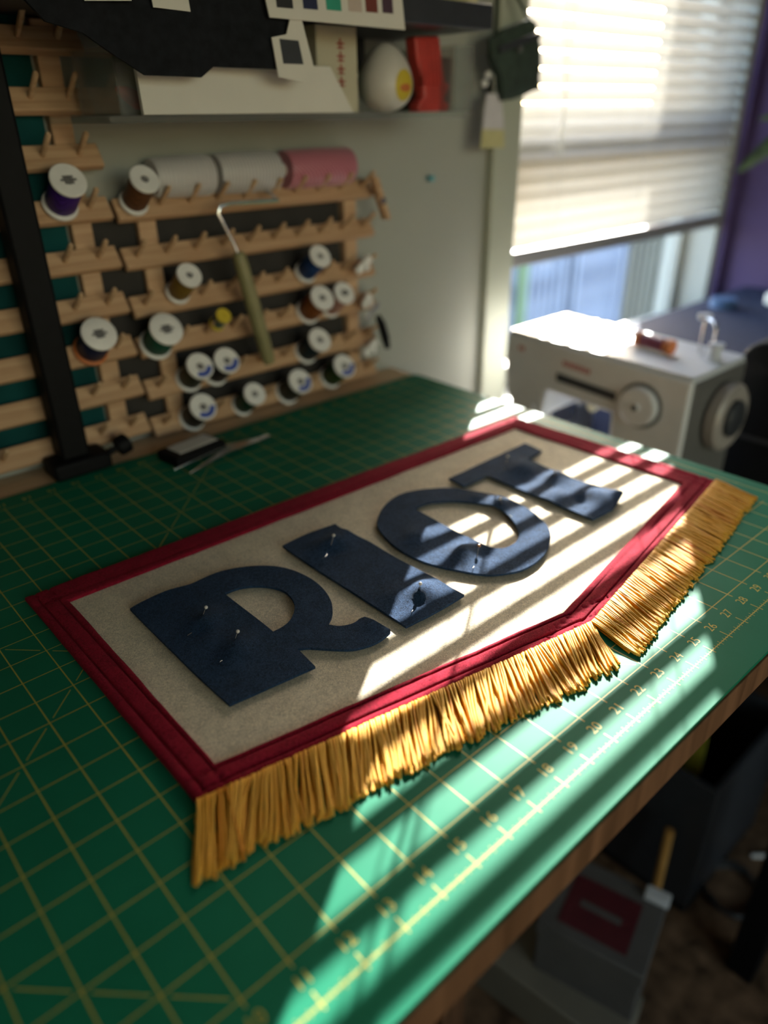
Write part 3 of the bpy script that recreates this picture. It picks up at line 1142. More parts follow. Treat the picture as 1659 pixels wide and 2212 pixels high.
# ------------------------------------------------------------------ tin and tweezers on the mat
t = thing('needle_tin', 'small black tin with cream label near the back of the mat', 'tin', (21.1, 22.7, 0))
dx = Vector((2.45, .35, 0)).normalized()
dy = Vector((-dx.y, dx.x, 0))
MB().obox((21.1, 22.65, .24), dx * 1.35, dy * .78, (0, 0, .24)).build('case', 'black', t, bevel=.08)
MB().obox((21.2, 22.75, .495), dx * 1.05, dy * .52, (0, 0, .015)).build('label_card', 'whitecard', t, bevel=.01)
t = thing('tweezers', 'silver tweezers lying open beside the small black tin', 'tweezers', (22, 21.5, 0))
J = Vector((24.4, 21.75, .16))
for tip, mid_ in (((19.6, 21.6, .07), (22.0, 21.95, .28)), ((19.95, 20.8, .07), (22.1, 21.35, .28))):
    pts = [J, Vector(mid_), (Vector(mid_) + Vector(tip)) / 2 + Vector((0, 0, .02)), Vector(tip)]
    mb = MB()
    rings = []
    for i, p in enumerate(pts):
        w = (.13, .2, .13, .03)[i]
        d = (pts[min(i + 1, 3)] - pts[max(i - 1, 0)]).normalized()
        s = Vector((-d.y, d.x, 0)) * w
        h = Vector((0, 0, .025))
        rings.append([p - s - h, p + s - h, p + s + h, p - s + h])
    mb.rings(rings)
    mb.build('arm', 'steel', t, bevel=.01)
MB().obox(J, (.28, .03, 0), (-.01, .14, 0), (0, 0, .07)).build('joint', 'steel', t, bevel=.02)

# ------------------------------------------------------------------ black clamp post at the back edge
t = thing('clamp_post', 'black vertical post clamped to the back edge of the table', 'lamp post', (16.6, 24.6, -.12))
MB().box(15.95, 17.15, 24.25, 25.3, .7, 34).build('pole', 'black', t, bevel=.12)
MB().box(15.4, 17.9, 23.85, 25.36, .0, .75).build('clamp_foot', 'black', t, bevel=.15)
MB().lathe([(.0, 0), (.42, 0), (.46, .15), (.46, .5), (.3, .6), (.0, .6)], (18.45, 24.55, .55), (.9, 0, .25), 16).build('clamp_knob', 'black', t, smooth=True)
MB().tube([(17.7, 24.55, .35), (18.6, 24.55, .6)], .15, 10).build('clamp_screw', 'black', t, smooth=True)
MB().tube([(16.55, 24.8, 33.6), (16.6, 20, 35), (17, 12, 35.5)], .5, 10).build('arm', 'black', t, smooth=True)

# ------------------------------------------------------------------ thread racks
SL = 0.62
TA = math.radians(55)
PX = Vector((0, -math.sin(TA), math.cos(TA)))      # the way the pegs point
PU = Vector((0, math.cos(TA), math.sin(TA)))       # up the slat face


def rack(name, label, x0, x1, rows, ups, ends_round=False, pegx=1.42, px0=.7):
    t = thing(name, label, 'thread rack', ((x0 + x1) / 2, 26.1, min(rows)))
    for ux in ups:
        MB().box(ux - .42, ux + .42, 26.0, 26.34 if x0 > 10 and ux < 30 else WY - .02, min(rows) - .3, max(rows) + 1.0).build('upright', 'pine', t, bevel=.05)
    sl0 = pg0 = None
    # the slat face leans 45 deg; pegs stand square to the face
    for rz in rows:
        if sl0 is None:
            z0 = rz
            mb = MB()
            f = PX
            w = PU
            c = Vector(((x0 + x1) / 2, 25.40, rz)) + w * .48 - f * .18
            mb.obox(c, Vector(((x1 - x0) / 2, 0, 0)), w * .48, f * .18)
            sl0 = mb.build('slat', 'pine', t, bevel=.06)
        else:
            copy_part(sl0, t).location = (0, 0, (rz - z0) * IN)
        k = 0
        x = x0 + px0
        while x < x1 - .35:
            if x0 < 10 and 15.4 < x < 17.7:      # the black post stands here
                x += pegx
                continue
            if pg0 is None:
                xa, za = x, rz
                c = Vector((x, 25.40, rz)) + w * .5
                pg0 = MB().tube([c - f * .05, c + f * 1.25, c + f * 1.32], [.11, .11, .07], 8).build('peg', 'peg', t, smooth=True)
            else:
                copy_part(pg0, t).location = ((x - xa) * IN, 0, (rz - za) * IN)
            x += pegx
    return t


rack('thread_rack', 'tall pine thread rack behind the black post, with teal cloth behind it', 8.3, 20.55, [15.78, 13.85, 11.92, 9.98, 8.05, 6.15, 4.25, 2.4, .55], [19.35, 8.9], px0=1.45)
rack('thread_rack', 'wide pine thread rack below the shelf, crowded with spools', 20.75, 34.85, [9.85, 7.9, 5.85, 4.05, 2.05, .2], [22.2, 33.6], px0=.6)

tc_ = MB()
rows_, NX, NZ = [], 40, 12
for k in range(NZ + 1):
    zz = 0.2 + k * 19.5 / NZ
    rows_.append([Vector((9.6 + 9.2 * j / NX, 26.30 + .06 * math.sin(j * .9 + k * .25) + .02 * wav(j, k, .3), zz + .04 * wav(j, k, .5))) for j in range(NX + 1)])
bk = [[p + Vector((0, .08, 0)) for p in r] for r in rows_]
vs = [p for r in rows_ for p in r] + [p for r in bk for p in r]
o_ = (NX + 1) * (NZ + 1)
fs = []
for k in range(NZ):
    for j in range(NX):
        a = k * (NX + 1) + j
        fs += [(a, a + 1, a + NX + 2, a + NX + 1), (o_ + a, o_ + a + NX + 1, o_ + a + NX + 2, o_ + a + 1)]
tc_.add(vs, fs)
o = tc_.build('hanging_cloth', 'teal', smooth=True)
tag(o, 'dark teal cloth hanging on the wall behind the tall rack', 'cloth')


o = MB().box(19.85, 33.1, 26.38, 26.47, .15, 10.2).build('dark_panel', mat('dark_panel_colour', (0.032, 0.028, 0.025), .9, var=.15, scale=20), bevel=.02)  # added dark sheet, darkens the wall seen between the slats
tag(o, 'dark panel against the wall behind the wide rack', 'board')

# ------------------------------------------------------------------ spools
def spool(x, ztop, body, lab, r=.62, ink=None, L=1.78, cone=None, cap='spoolwhite', ytop=24.2):
    """a spool on a slanted peg; (x, ytop, ztop) is the centre of its outer end"""
    ax = PX
    topc = Vector((x, ytop, ztop))
    b = topc - ax * L
    t = thing('thread_spool', lab, 'thread spool', tuple(b), 'thread spools on the racks')
    MB().lathe([(.001, 0), (r * .98, 0), (r, .04), (r, .13), (r * .9, .17), (.001, .17)], b, ax, 24).build('end_flange', cap if cone is None else cone, t, smooth=True)
    MB().lathe([(r * .80, .17), (r * .88, .3), (r * .88, L - .28), (r * .82, L - .16)], b, ax, 24).build('thread', wound('thread_' + str(len(bpy.data.materials)), [c_ * 1.15 for c_ in body], freq=260, axis='DIAGONAL', sheen=0.0, spec=0.25), t, smooth=True)
    fl_ = MB().lathe([(.18 * r, L - .16), (r * .92, L - .16), (r, L - .12), (r, L - .03), (r * .95, L), (r * .30, L), (r * .26, L - .08), (.001, L - .08)], b, ax, 28).build('end_flange', cap, t, smooth=True)
    MB().lathe([(.001, L - .075), (r * .26, L - .075), (r * .26, L - .06), (.001, L - .06)], b, ax, 16).build('hub_hole', 'spoolgrey', t)
    a = Vector((1, 0, 0))
    c = ax.cross(a)
    if ink == 'blue':
        mb = MB()
        q0, q1 = random.uniform(-2.6, -2.2), random.uniform(-.4, .2)
        ring = []
        for rr_ in (r * .45, r * .85):
            ring.append([topc + ax * .006 + (a * math.cos(q0 + (q1 - q0) * k / 12) + c * math.sin(q0 + (q1 - q0) * k / 12)) * rr_ for k in range(13)])
        mb.add(ring[0] + ring[1], [(k, k + 1, 14 + k, 13 + k) for k in range(12)])
        mb.build('printed_mark', 'blueink', t)
    elif ink == 'grey':
        mb = MB()
        for v0, ww in ((.16, .5), (-.02, .75), (-.2, .45)):
            cc = topc + ax * .006 + c * v0 * r
            mb.add([cc - a * ww * r * .6 - c * .05, cc + a * ww * r * .6 - c * .05, cc + a * ww * r * .6 + c * .05, cc - a * ww * r * .6 + c * .05], [(0, 1, 2, 3)])
        mb.build('printed_mark', 'spoolgrey', t)
    return t


spool(18.51, 11.55, (0.055, 0.015, 0.20), 'spool of purple thread with white ends on the tall rack', .68, 'grey')
spool(21.56, 11.42, (0.13, 0.05, 0.02), 'spool of brown thread beside the white cord cones', .60)
spool(22.95, 7.51, (0.22, 0.13, 0.02), 'spool of mustard thread on the wide rack', .56)
spool(18.53, 5.75, (0.012, 0.02, 0.07), 'spool of navy thread with an amber base, right of the black post', .72, 'grey', cone='orangeink')
spool(21.50, 5.41, (0.005, 0.10, 0.065), 'spool of teal green thread with a large white end', .74, 'grey')
spool(22.87, 3.44, (0.03, 0.035, 0.02), 'spool of dark olive thread, left of the pair of blue printed ends', .64, 'blue')
spool(24.30, 3.41, (0.02, 0.02, 0.022), 'spool of black thread, right of the pair of blue printed ends', .64, 'blue')
spool(22.75, 1.49, (0.02, 0.022, 0.02), 'spool of dark thread with blue print, low above the table edge beside the post', .66, 'blue')
spool(25.63, 1.43, (0.005, 0.05, 0.03), 'spool of dark green thread with plain white end on the lowest row', .58)
spool(28.44, 1.43, (0.03, 0.035, 0.03), 'spool of grey black thread with blue print on the lowest row below the olive handle', .66, 'blue')
spool(31.40, 1.61, (0.02, 0.06, 0.015), 'spool of leaf green thread with blue print at the far end of the lowest row', .66, 'blue')
spool(30.15, 7.46, (0.01, 0.045, 0.16), 'spool of royal blue thread high on the wide rack', .58)
spool(30.14, 5.44, (0.22, 0.07, 0.02), 'spool of rust orange thread beside the rose spool', .66)
spool(31.59, 5.46, (0.42, 0.22, 0.18), 'spool of pale rose thread beside the rust spool', .60, 'grey')
spool(29.84, 3.34, (0.01, 0.025, 0.035), 'spool of dark petrol thread below the rust spool', .64)

t = thing('thread_bobbin', 'small yellow bobbin on a peg left of the olive handle', 'bobbin', (24.42, 24.9, 5.0))
ax = PX
b = Vector((24.42, 24.25, 5.48)) - ax * .95
MB().lathe([(.001, 0), (.36, 0), (.36, .1), (.22, .12), (.22, .8), (.36, .84), (.36, .95), (.12, .95), (.1, .9), (.001, .9)], b, ax, 18).build('core', 'yellow', t, smooth=True)
MB().lathe([(.23, .13), (.31, .2), (.31, .72), (.23, .79)], b, ax, 18).build('thread', wound('thread_green', (0.02, .06, .02), freq=260), t, smooth=True)


def cone(x0, x1, r0, r1, m_, lab, z=11.3, y=25.62):
    t = thing('twine_cone', lab, 'twine', ((x0 + x1) / 2, y, z - max(r0, r1)))
    L = x1 - x0
    MB().lathe([(r0 * .6, .1), (r0 * .95, .12), (r0, .3), ((r0 + r1) / 2 * 1.03, L / 2), (r1, L - .3), (r1 * .95, L - .12), (r1 * .6, L - .1)], (x0, y, z), (1, 0, 0), 28).build('twine', m_, t, smooth=True)
    MB().tube([(x0 - .02, y, z), (x1 + .02, y, z)], .3, 14).build('core', 'whitecard', t, smooth=True)


cone(22.4, 25.35, .78, .84, wound('white_cord', (0.62, 0.58, 0.56), (.42, .39, .38), freq=70, axis='X'), 'white cord cone lying on the rack beside the brown spool')
cone(25.4, 28.85, .84, .86, wound('white_cord_two', (0.60, 0.56, 0.54), (.40, .37, .36), freq=70, axis='X'), 'white cord cone lying on the rack beside the pink twine')
cone(29.15, 33.3, .86, .88, wound('pink_twine', (0.55, 0.20, 0.24), (.36, .09, .13), freq=110, axis='DIAGONAL'), 'pink and white twine cone lying at the end of the rack')

# wire hanger tool with olive handle
t = thing('roller_tool', 'wire framed roller with an olive handle hanging on the wide rack', 'roller', (26, 24.3, 2.6))
MB().tube([(27.95, 24.3, 10.15), (25.3, 24.3, 10.2), (24.88, 24.3, 10.12), (24.75, 24.3, 9.85), (25.05, 24.3, 9.2), (25.36, 24.25, 8.5), (25.5, 24.2, 8.0)], .085, 8).build('wire_frame', 'steel', t, smooth=True)
MB().tube([(27.9, 24.3, 10.15), (27.95, 24.9, 10.4), (27.95, 25.3, 10.45)], .085, 8).build('wire_hook', 'steel', t, smooth=True)
MB().lathe([(.001, 0), (.2, 0), (.30, .15), (.33, .6), (.36, 2.8), (.34, 5.0), (.28, 5.45), (.001, 5.5)], (25.48, 24.2, 8.15), (1.12, -.05, -5.4), 18).build('handle', 'olive', t, smooth=True)

# clothes peg and small tools at the end of the wide rack
t = thing('clothes_peg', 'wooden clothes peg clipped to the end of the wide rack', 'clothes peg', (34.9, 24.9, 8.6))
for k, dx_ in ((0, -.09), (1, .09)):
    MB().obox((34.75 + dx_, 24.9, 9.7), (.075, 0, .03), (0, .22, 0), (.42, 0, -1.05)).build('jaw', 'pine', t, bevel=.04)
MB().lathe([(.12, -.26), (.16, -.26), (.16, .26), (.12, .26)], (34.75, 24.9, 9.6), (0, 1, 0), 14).build('spring', 'steel', t, smooth=True)
t = thing('thread_snips', 'black handled thread snips hanging at the end of the wide rack', 'snips', (34.5, 24.5, 1.8))
MB().tube([(34.1, 24.5, 3.75), (34.35, 24.5, 3.3), (34.62, 24.5, 2.5), (34.8, 24.5, 1.85)], [.16, .24, .25, .16], 10).build('handle', 'black', t, smooth=True)
MB().obox((33.7, 24.5, 4.1), (.5, 0, .35), (0, .04, 0), (-.08, 0, .12)).build('blade', 'steel', t, bevel=.02)
for x, z, lx, lz, lab in ((33.4, 6.55, .5, .55, 'white plastic bobbin clip on the upper end of the wide rack'), (33.55, 4.65, .25, .5, 'white plastic bobbin clip above the black snips'), (33.75, 2.0, .45, .55, 'pale plastic bobbin clip below the black snips')):
    t = thing('bobbin_clip', lab, 'bobbin clip', (x, 24.8, z - lz), 'plastic bobbin clips at the end of the wide rack')
    MB().obox((x, 24.8, z), (lx, 0, lz * .6), (0, .12, 0), (-.12, 0, .15)).build('clip_arm', 'spoolwhite', t, bevel=.05)
    MB().lathe([(.001, -.18), (.26, -.18), (.26, .18), (.001, .18)], (x + .15, 24.85, z - .1), (.4, -.8, .2), 16).build('bobbin', 'spoolwhite', t, smooth=True)
t = thing('push_pin', 'light blue push pin in the bare wall', 'push pin', (39.78, 26.3, 10.2))
MB().lathe([(.001, 0), (.04, 0), (.05, .08), (.16, .12), (.11, .2), (.11, .34), (.17, .4), (.17, .46), (.001, .46)], (39.78, WY - .01, 10.32), (0, -1, 0), 14).build('grip', 'bluepin', t, smooth=True)

# ------------------------------------------------------------------ shelves and what stands on them
t = thing('wall_shelf', 'thin clear shelf at eye level above the wide rack', 'shelf', (27.6, 23.5, 13.3))
MB().box(18.9, 36.3, 20.5, WY - .02, 13.38, 13.62).build('shelf_board', 'acrylic', t, bevel=.04)
t = thing('wall_shelf', 'dark upper shelf above the clear shelf', 'shelf', (26, 23, 16.85))
MB().box(13, 37.3, 19.95, WY - .02, 16.85, 17.8).build('shelf_board', 'machinedark', t, bevel=.06)
for x in (17, 34.5):
    MB().box(x, x + .3, 25.9, WY - .02, 15.4, 16.85).build('bracket', 'machinedark', t, bevel=.03)

o = MB().prism([(20.15, 13.63), (29.5, 13.63), (28.35, 15.25), (20.1, 15.25)], (0, .2, 0), 'xz', 20.55).build('foam_board', 'whitecard', bevel=.02)
tag(o, 'white foam board standing along the front of the clear shelf', 'foam board')

# black folded cloth hanging from the upper shelf edge
outl = [(15.5, 20.5), (15.9, 17.3), (16.61, 16.54), (17.03, 16.06), (18.08, 15.83), (18.8, 15.44), (19.98, 14.76), (22.01, 14.73), (22.56, 15.06), (25.18, 15.03), (26.05, 16.2), (25.4, 17.3), (25.2, 20.5)]
v2, fs = cdt_mesh([Vector(p) for p in outl], [], .35)
mb = MB()
n_ = len(v2)
yy = [19.62 + .10 * math.sin(p.x * 1.7 + .5 * math.sin(p.y)) + .05 * wav(p.x, p.y, .8) for p in v2]
mb.v = [Vector((p.x, y, p.y)) for p, y in zip(v2, yy)] + [Vector((p.x, y + .14, p.y)) for p, y in zip(v2, yy)]
mb.f = [tuple(f) for f in fs] + [tuple(i + n_ for i in reversed(f)) for f in fs]
cnt = {}
for f in fs:
    for i in range(len(f)):
        e = (min(f[i], f[(i + 1) % len(f)]), max(f[i], f[(i + 1) % len(f)]))
        cnt[e] = cnt.get(e, 0) + 1
mb.f += [(a, b, b + n_, a + n_) for (a, b), c in cnt.items() if c == 1]
o = mb.build('cloth_drape', 'blackcloth', smooth=True)
tag(o, 'large black cloth hanging over the front of the upper shelf', 'cloth')

for pts_, lab in (([(18.25, 16.62), (19.75, 16.72), (19.6, 18.4), (18.1, 18.4)], 'white paper slip on the black cloth, farther from the colour card'), ([(20.45, 16.60), (21.75, 16.56), (21.6, 18.4), (20.3, 18.4)], 'white paper slip on the black cloth, nearer the colour card')):
    o = MB().prism(pts_, (0, .04, 0), 'xz', 19.42).build('paper_slip', 'whitecard')
    tag(o, lab, 'paper slip', 'paper slips on the black cloth')
t = thing('colour_card', 'white card with a row of colour swatches above the shelf', 'colour card', (27.8, 19.3, 16.5))
MB().prism([(24.72, 16.56), (31.2, 16.50), (30.75, 19.4), (24.1, 19.4)], (0, .06, 0), 'xz', 19.25).build('card', 'whitecard', t)
SWC = [('black', (.02, .02, .022)), ('navy', (.015, .02, .06)), ('green', (.03, .30, .20)), ('blush', (.52, .42, .36)), ('brick', (.16, .035, .025)), ('plum', (.07, .035, .055))]
for k, (x0, x1, zb) in enumerate(((25.05, 25.75, 16.87), (26.2, 26.85, 16.9), (27.25, 27.95, 16.93), (28.3, 28.95, 16.95), (29.15, 29.75, 16.98), (30.0, 30.55, 17.0))):
    mm = mat('swatch_' + SWC[k][0], SWC[k][1], .8, var=.06, scale=80)
    MB().prism([(x0, zb), (x1, zb), (x1 - .2, 19.1), (x0 - .2, 19.1)], (0, .012, 0), 'xz', 19.235).build('swatch', mm, t)
t = thing('sample_card', 'narrow white card with a dark window hanging below the colour card', 'sample card', (25.7, 19.4, 14.6))
fo = [(24.80, 15.98), (25.45, 16.1), (25.66, 16.62), (26.15, 16.6), (26.62, 15.05), (26.1, 14.62), (24.98, 14.78)]
MB().prism(fo, (0, .05, 0), 'xz', 19.33).build('card', 'whitecard', t)
MB().prism([(25.12, 15.95), (25.95, 15.93), (26.12, 15.2), (25.22, 15.2)], (0, .012, 0), 'xz', 19.315).build('window_panel', 'machinedark', t)

# on the clear shelf
t = thing('carton', 'cream carton with a column of red lettering on the clear shelf', 'carton', (29.7, 22.3, 13.62))
MB().box(28.5, 30.65, 21.6, 23.2, 13.63, 16.75).build('box', 'creambox', t, bevel=.04)
for k in range(4):
    zz = 16.1 - k * .45
    mb = MB()
    mb.box(29.55, 29.95, 21.585, 21.6, zz, zz + .07)
    mb.box(29.70, 29.78, 21.585, 21.6, zz - .16, zz + .22)
    mb.box(29.58, 29.92, 21.585, 21.6, zz - .15, zz - .09)
    mb.build('lettering', 'redink', t)
t = thing('egg_container', 'white egg shaped container with a yellow oval label on the clear shelf', 'container', (32.95, 22.4, 13.63))
prof = []
for k in range(21):
    a = math.pi * k / 20
    zz = 1.36 * (1 - math.cos(a))
    r = 1.22 * math.sin(a) * (1 + .22 * math.cos(a))
    prof.append((max(r, .3 if k == 0 else .001), zz))
egg = MB().lathe(prof, (32.95, 22.4, 13.63), (0, 0, 1), 32).build('shell', 'egg', t, smooth=True)


def egg_patch(cx_, cz, rx, rz, m_, nm, off):
    """a label that follows the egg's curved front"""
    mb = MB()
    vs = []
    for i in range(7):
        for j in range(25):
            q = 2 * math.pi * j / 24
            x = cx_ + rx * i / 6 * math.cos(q)
            zz = cz + rz * i / 6 * math.sin(q)
            a = math.acos(max(-1, min(1, 1 - zz / 1.36)))
            r = 1.22 * math.sin(a) * (1 + .22 * math.cos(a)) + off
            y = -math.sqrt(max(r * r - x * x, .001))
            vs.append(Vector((32.95 + x, 22.4 + y, 13.63 + zz)))
    mb.add(vs, [(i * 25 + j, i * 25 + j + 1, (i + 1) * 25 + j + 1, (i + 1) * 25 + j) for i in range(6) for j in range(24)])
    mb.build(nm, m_, t, smooth=True)


egg_patch(.10, 1.05, .55, .62, 'yellow', 'oval_label', .012)
egg_patch(.10, .95, .34, .16, 'orangeink', 'label_print', .02)
t = thing('plastic_clamp', 'coral red ridged plastic clamp standing beside the white egg', 'clamp', (35.6, 22.2, 13.63))
out_ = [(34.55, 13.63), (36.55, 13.63), (36.65, 13.95), (36.3, 14.15), (36.7, 14.75), (36.35, 14.9), (36.15, 15.6), (35.9, 16.7), (34.3, 16.6), (34.45, 15.8), (34.85, 14.9), (34.95, 14.3), (34.6, 14.0)]
MB().prism(out_, (0, .7, 0), 'xz', 21.9).build('body', 'redplastic', t, bevel=.1)
for k in range(5):
    MB().obox((34.75 + k * .27, 21.87, 15.55), (.05, 0, 0), (0, .06, 0), (-.12, 0, .85)).build('ridge', 'redplastic', t, bevel=.03)
t = thing('glass_jar', 'dark green jar half hidden behind the foam board', 'jar', (31.25, 23.2, 13.63))
MB().lathe([(.001, 0), (.55, 0), (.62, .1), (.62, 1.2), (.5, 1.45), (.42, 1.5), (.42, 1.65), (.46, 1.68), (.46, 1.85), (.001, 1.85)], (31.25, 23.3, 13.63), (0, 0, 1), 24).build('body', 'greenjar', t, smooth=True)
t = thing('plastic_bin', 'clear plastic bin at the window end of the clear shelf', 'bin', (36.4, 23.5, 13.63))
for (a0, a1, b0, b1) in ((36.85, 36.95, 21, 25.8), (38.15, 38.25, 21, 25.8), (36.95, 38.15, 21, 21.1), (36.95, 38.15, 25.7, 25.8)):
    MB().box(a0 - .9, a1 - .9, b0, b1, 13.63, 16.3).build('wall_panel', 'acrylic', t)
MB().box(35.95, 37.35, 21, 25.8, 13.63, 13.7).build('base', 'acrylic', t)
MB().box(36.2, 37.1, 22.2, 25.2, 13.71, 15.9).build('folded_insert', 'greybox', t, bevel=.1)
t = thing('plastic_bin', 'clear plastic bin with a red scrap at the rack end of the clear shelf', 'bin', (19.6, 23, 13.63))
for (a0, a1, b0, b1) in ((19.7, 19.78, 21.4, 24.8), (21.3, 21.38, 21.4, 24.8), (19.78, 21.3, 21.4, 21.48), (19.78, 21.3, 24.7, 24.78)):
    MB().box(a0, a1, b0, b1, 13.63, 15.7).build('wall_panel', 'acrylic', t)
MB().box(19.7, 21.38, 21.4, 24.8, 13.63, 13.68).build('base', 'acrylic', t)
o = MB().tube([(20.0, 22, 14.45), (20.4, 22.2, 14.3), (20.8, 22.3, 14.1), (21.1, 22.4, 13.95)], [.1, .26, .3, .2], 10).build('fabric_scrap', 'redink', smooth=True)
tag(o, 'red fabric scrap inside the clear bin', 'fabric scrap')
t = thing('storage_box', 'pale patterned box on top of the dark upper shelf', 'box', (34.5, 22.5, 17.8))
MB().box(32.0, 37.0, 20.6, 25, 17.81, 20.5).build('body', 'tagyellow', t, bevel=.08)
MB().box(31.9, 37.1, 20.5, 25.1, 20.0, 20.9).build('lid', 'creambox', t, bevel=.08)

# pouch and tag hanging by the window casing
t = thing('hanging_pouch', 'dark green pouch hanging beside the window', 'pouch', (44.6, 24.6, 14.2))
op = [(42.5, 17.05), (43.6, 17.5), (45.75, 18.1), (46.35, 17.9), (46.45, 17.3), (46.75, 16.3), (47.1, 14.75), (46.0, 14.55), (44.5, 14.2), (43.75, 14.15), (43.3, 15.4), (42.6, 16.2)]
v2, fs = cdt_mesh([Vector(p) for p in op], [], .3)
mb = MB()
n_ = len(v2)
cx_, cz_ = 44.8, 16.1


def puff(p):
    q = max(0, 1 - ((p.x - cx_) / 2.3) ** 2 - ((p.y - cz_) / 2.0) ** 2)
    return .12 + .38 * math.sqrt(q) + .08 * wav(p.x, p.y, .9)


mb.v = [Vector((p.x, 24.7 - puff(p), p.y)) for p in v2] + [Vector((p.x, 24.7 + puff(p) * .6, p.y)) for p in v2]
mb.f = [tuple(f) for f in fs] + [tuple(i + n_ for i in reversed(f)) for f in fs]
cnt = {}
for f in fs:
    for i in range(len(f)):
        e = (min(f[i], f[(i + 1) % len(f)]), max(f[i], f[(i + 1) % len(f)]))
        cnt[e] = cnt.get(e, 0) + 1
mb.f += [(a, b, b + n_, a + n_) for (a, b), c in cnt.items() if c == 1]
mb.build('bag', 'pouch', t, smooth=True)
MB().obox((44.6, 24.25, 16.95), (1.7, 0, .42), (0, .12, 0), (-.03, 0, .16)).build('flap_band', 'machinedark', t, bevel=.05)
MB().sphere((44.35, 24.05, 16.6), .17, 8).build('snap', 'machinegrey', t, smooth=True)
MB().tube([(43.0, 24.7, 17.2), (43.9, 25.4, 19.4), (44.3, 26.2, 20.6), (45.0, 25.4, 19.6), (45.9, 24.7, 18.0)], .09, 8).build('strap', 'pouch', t, smooth=True)
MB().tube([(44.3, 26.5, 20.45), (44.3, 26.0, 20.45), (44.3, 25.9, 20.7)], .07, 8).build('hook', 'steel', t, smooth=True)
t = thing('paper_tag', 'pale paper tag with a yellow foot hanging below the green pouch', 'paper tag', (43.4, 24.85, 11.7))
MB().prism([(42.75, 14.5), (44.0, 14.5), (44.4, 12.7), (42.5, 12.75)], (0, .04, 0), 'xz', 24.85).build('tag_card', 'tag', t)
MB().prism([(42.5, 12.75), (44.4, 12.7), (44.5, 11.75), (42.4, 11.8)], (0, .05, 0), 'xz', 24.84).build('tag_foot', 'tagyellow', t)
MB().tube([(43.4, 24.87, 14.4), (43.3, 24.9, 15.4), (43.1, 24.8, 16.6)], .03, 6).build('tag_string', 'string', t, smooth=True)
for x, z in ((42.45, 15.0), (42.7, 15.4)):
    MB().sphere((x, 24.8, z), .2, 8).build('bead', 'spoolwhite', t, smooth=True)

# ------------------------------------------------------------------ sewing table and machine
t = thing('sewing_table', 'low dark sewing table under the grey sewing machine', 'table', (60, 14, -36))
MB().box(41.5, 78.3, -2, 25.2, -11.2, -10).build('tabletop', 'machinegrey', t, bevel=.08)
for x, y in ((43, -.5), (76.5, -.5), (43, 24), (76.5, 24)):
    MB().box(x - .8, x + .8, y - .8, y + .8, -36, -11.2).build('leg', 'black', t, bevel=.08)

sm = thing('sewing_machine', 'grey sewing machine with a large dial and handwheel by the window', 'sewing machine', (47, 17, -10))
F = 44.0
MB().box(F - .3, 50.6, 9.8, 25.0, -10, -7.3).build('bed', 'machine', sm, bevel=.25, seg=3)
MB().prism([(23.35, 1.3), (23.4, -.2), (23.1, -2.6), (22.6, -3.5), (20.2, -3.6), (19.9, -1.75), (15.3, -2.0), (15.0, -7.3), (10.75, -7.3), (10.75, .95)], (6.3, 0, 0), 'yz', F).build('arm', 'machine', sm, bevel=.22, seg=3)
MB().prism([(23.3, 1.30), (10.8, .96), (10.8, 1.12), (23.2, 1.47)], (6.0, 0, 0), 'yz', F + .15).build('top_cover', 'machinetop', sm, bevel=.06)
MB().box(F + 1.6, F + 4.6, 20.6, 22.4, -5.2, -3.55).build('needle_clamp', 'steel', sm, bevel=.1)
MB().tube([(46.8, 21.4, -5.1), (46.8, 21.4, -7.2)], .09, 8).build('presser_bar', 'steel', sm, smooth=True)
MB().obox((46.6, 21.4, -7.2), (.5, 0, 0), (0, .3, 0), (0, 0, .06)).build('presser_foot', 'steel', sm, bevel=.03)
MB().prism([(19.25, -.45), (15.1, -.72), (15.1, -1.22), (19.25, -.95)], (.14, 0, 0), 'yz', F - .08).build('stitch_slider', 'machinedark', sm, bevel=.04)
dial = MB().lathe([(.001, .62), (.2, .62), (.25, .5), (1.0, .5), (1.12, .42), (1.15, 0), (.001, 0)], (F, 13.5, -1.05), (-1, 0, 0), 36).build('stitch_dial', 'machinetop', sm, smooth=True, angle=30)
MB().lathe([(.001, .66), (.16, .66), (.16, .5), (.001, .5)], (F, 13.5, -1.05), (-1, 0, 0), 16).build('dial_mark', 'machinedark', dial, smooth=True)
MB().lathe([(1.15, 0), (1.32, 0), (1.32, .1), (1.15, .1)], (F + .01, 13.5, -1.05), (-1, 0, 0), 36).build('dial_ring', 'machinegrey', sm, smooth=True)
MB().lathe([(.001, .3), (.3, .3), (.34, .2), (.34, 0), (.001, 0)], (F + 2.5, 18.0, -2.9), (-1, 0, 0), 18).build('reverse_button', 'cream', sm, smooth=True)
MB().tube([(F + 2.6, 18.0, -2.9), (F + 3.2, 18.0, -1.8)], .15, 8).build('reverse_lever', 'machinegrey', sm, smooth=True)
MB().lathe([(.001, .2), (.2, .2), (.2, 0), (.001, 0)], (F, 20.9, -3.1), (-1, 0, 0), 14).build('light_switch', 'machinetop', sm, smooth=True)
for y0, z0, ww in ((22.3, .35, .45), (18.9, .08, 1.9)):
    mb = MB()
    k = 0
    y = y0
    while y > y0 - ww:
        mb.box(F - .02, F + .01, y - .16, y, z0 - .02 * k, z0 + .3 - .02 * k)
        y -= .25
        k += 1
    mb.build('logo_print', 'redink', sm)
MB().box(F + .25, F + 6.05, 10.66, 10.78, -7.1, .8).build('end_shade_plate', 'machinegrey', sm, bevel=.05)  # dark plate puts the shade of the end face into its colour
hw = MB().lathe([(.001, 0), (1.0, 0), (1.75, .1), (1.95, .3), (1.95, .85), (1.75, 1.02), (1.2, 1.02), (1.1, .9), (.001, .9)], (47.6, 10.75, -1.75), (0, -1, 0), 36).build('handwheel', 'wheel', sm, smooth=True, angle=35)
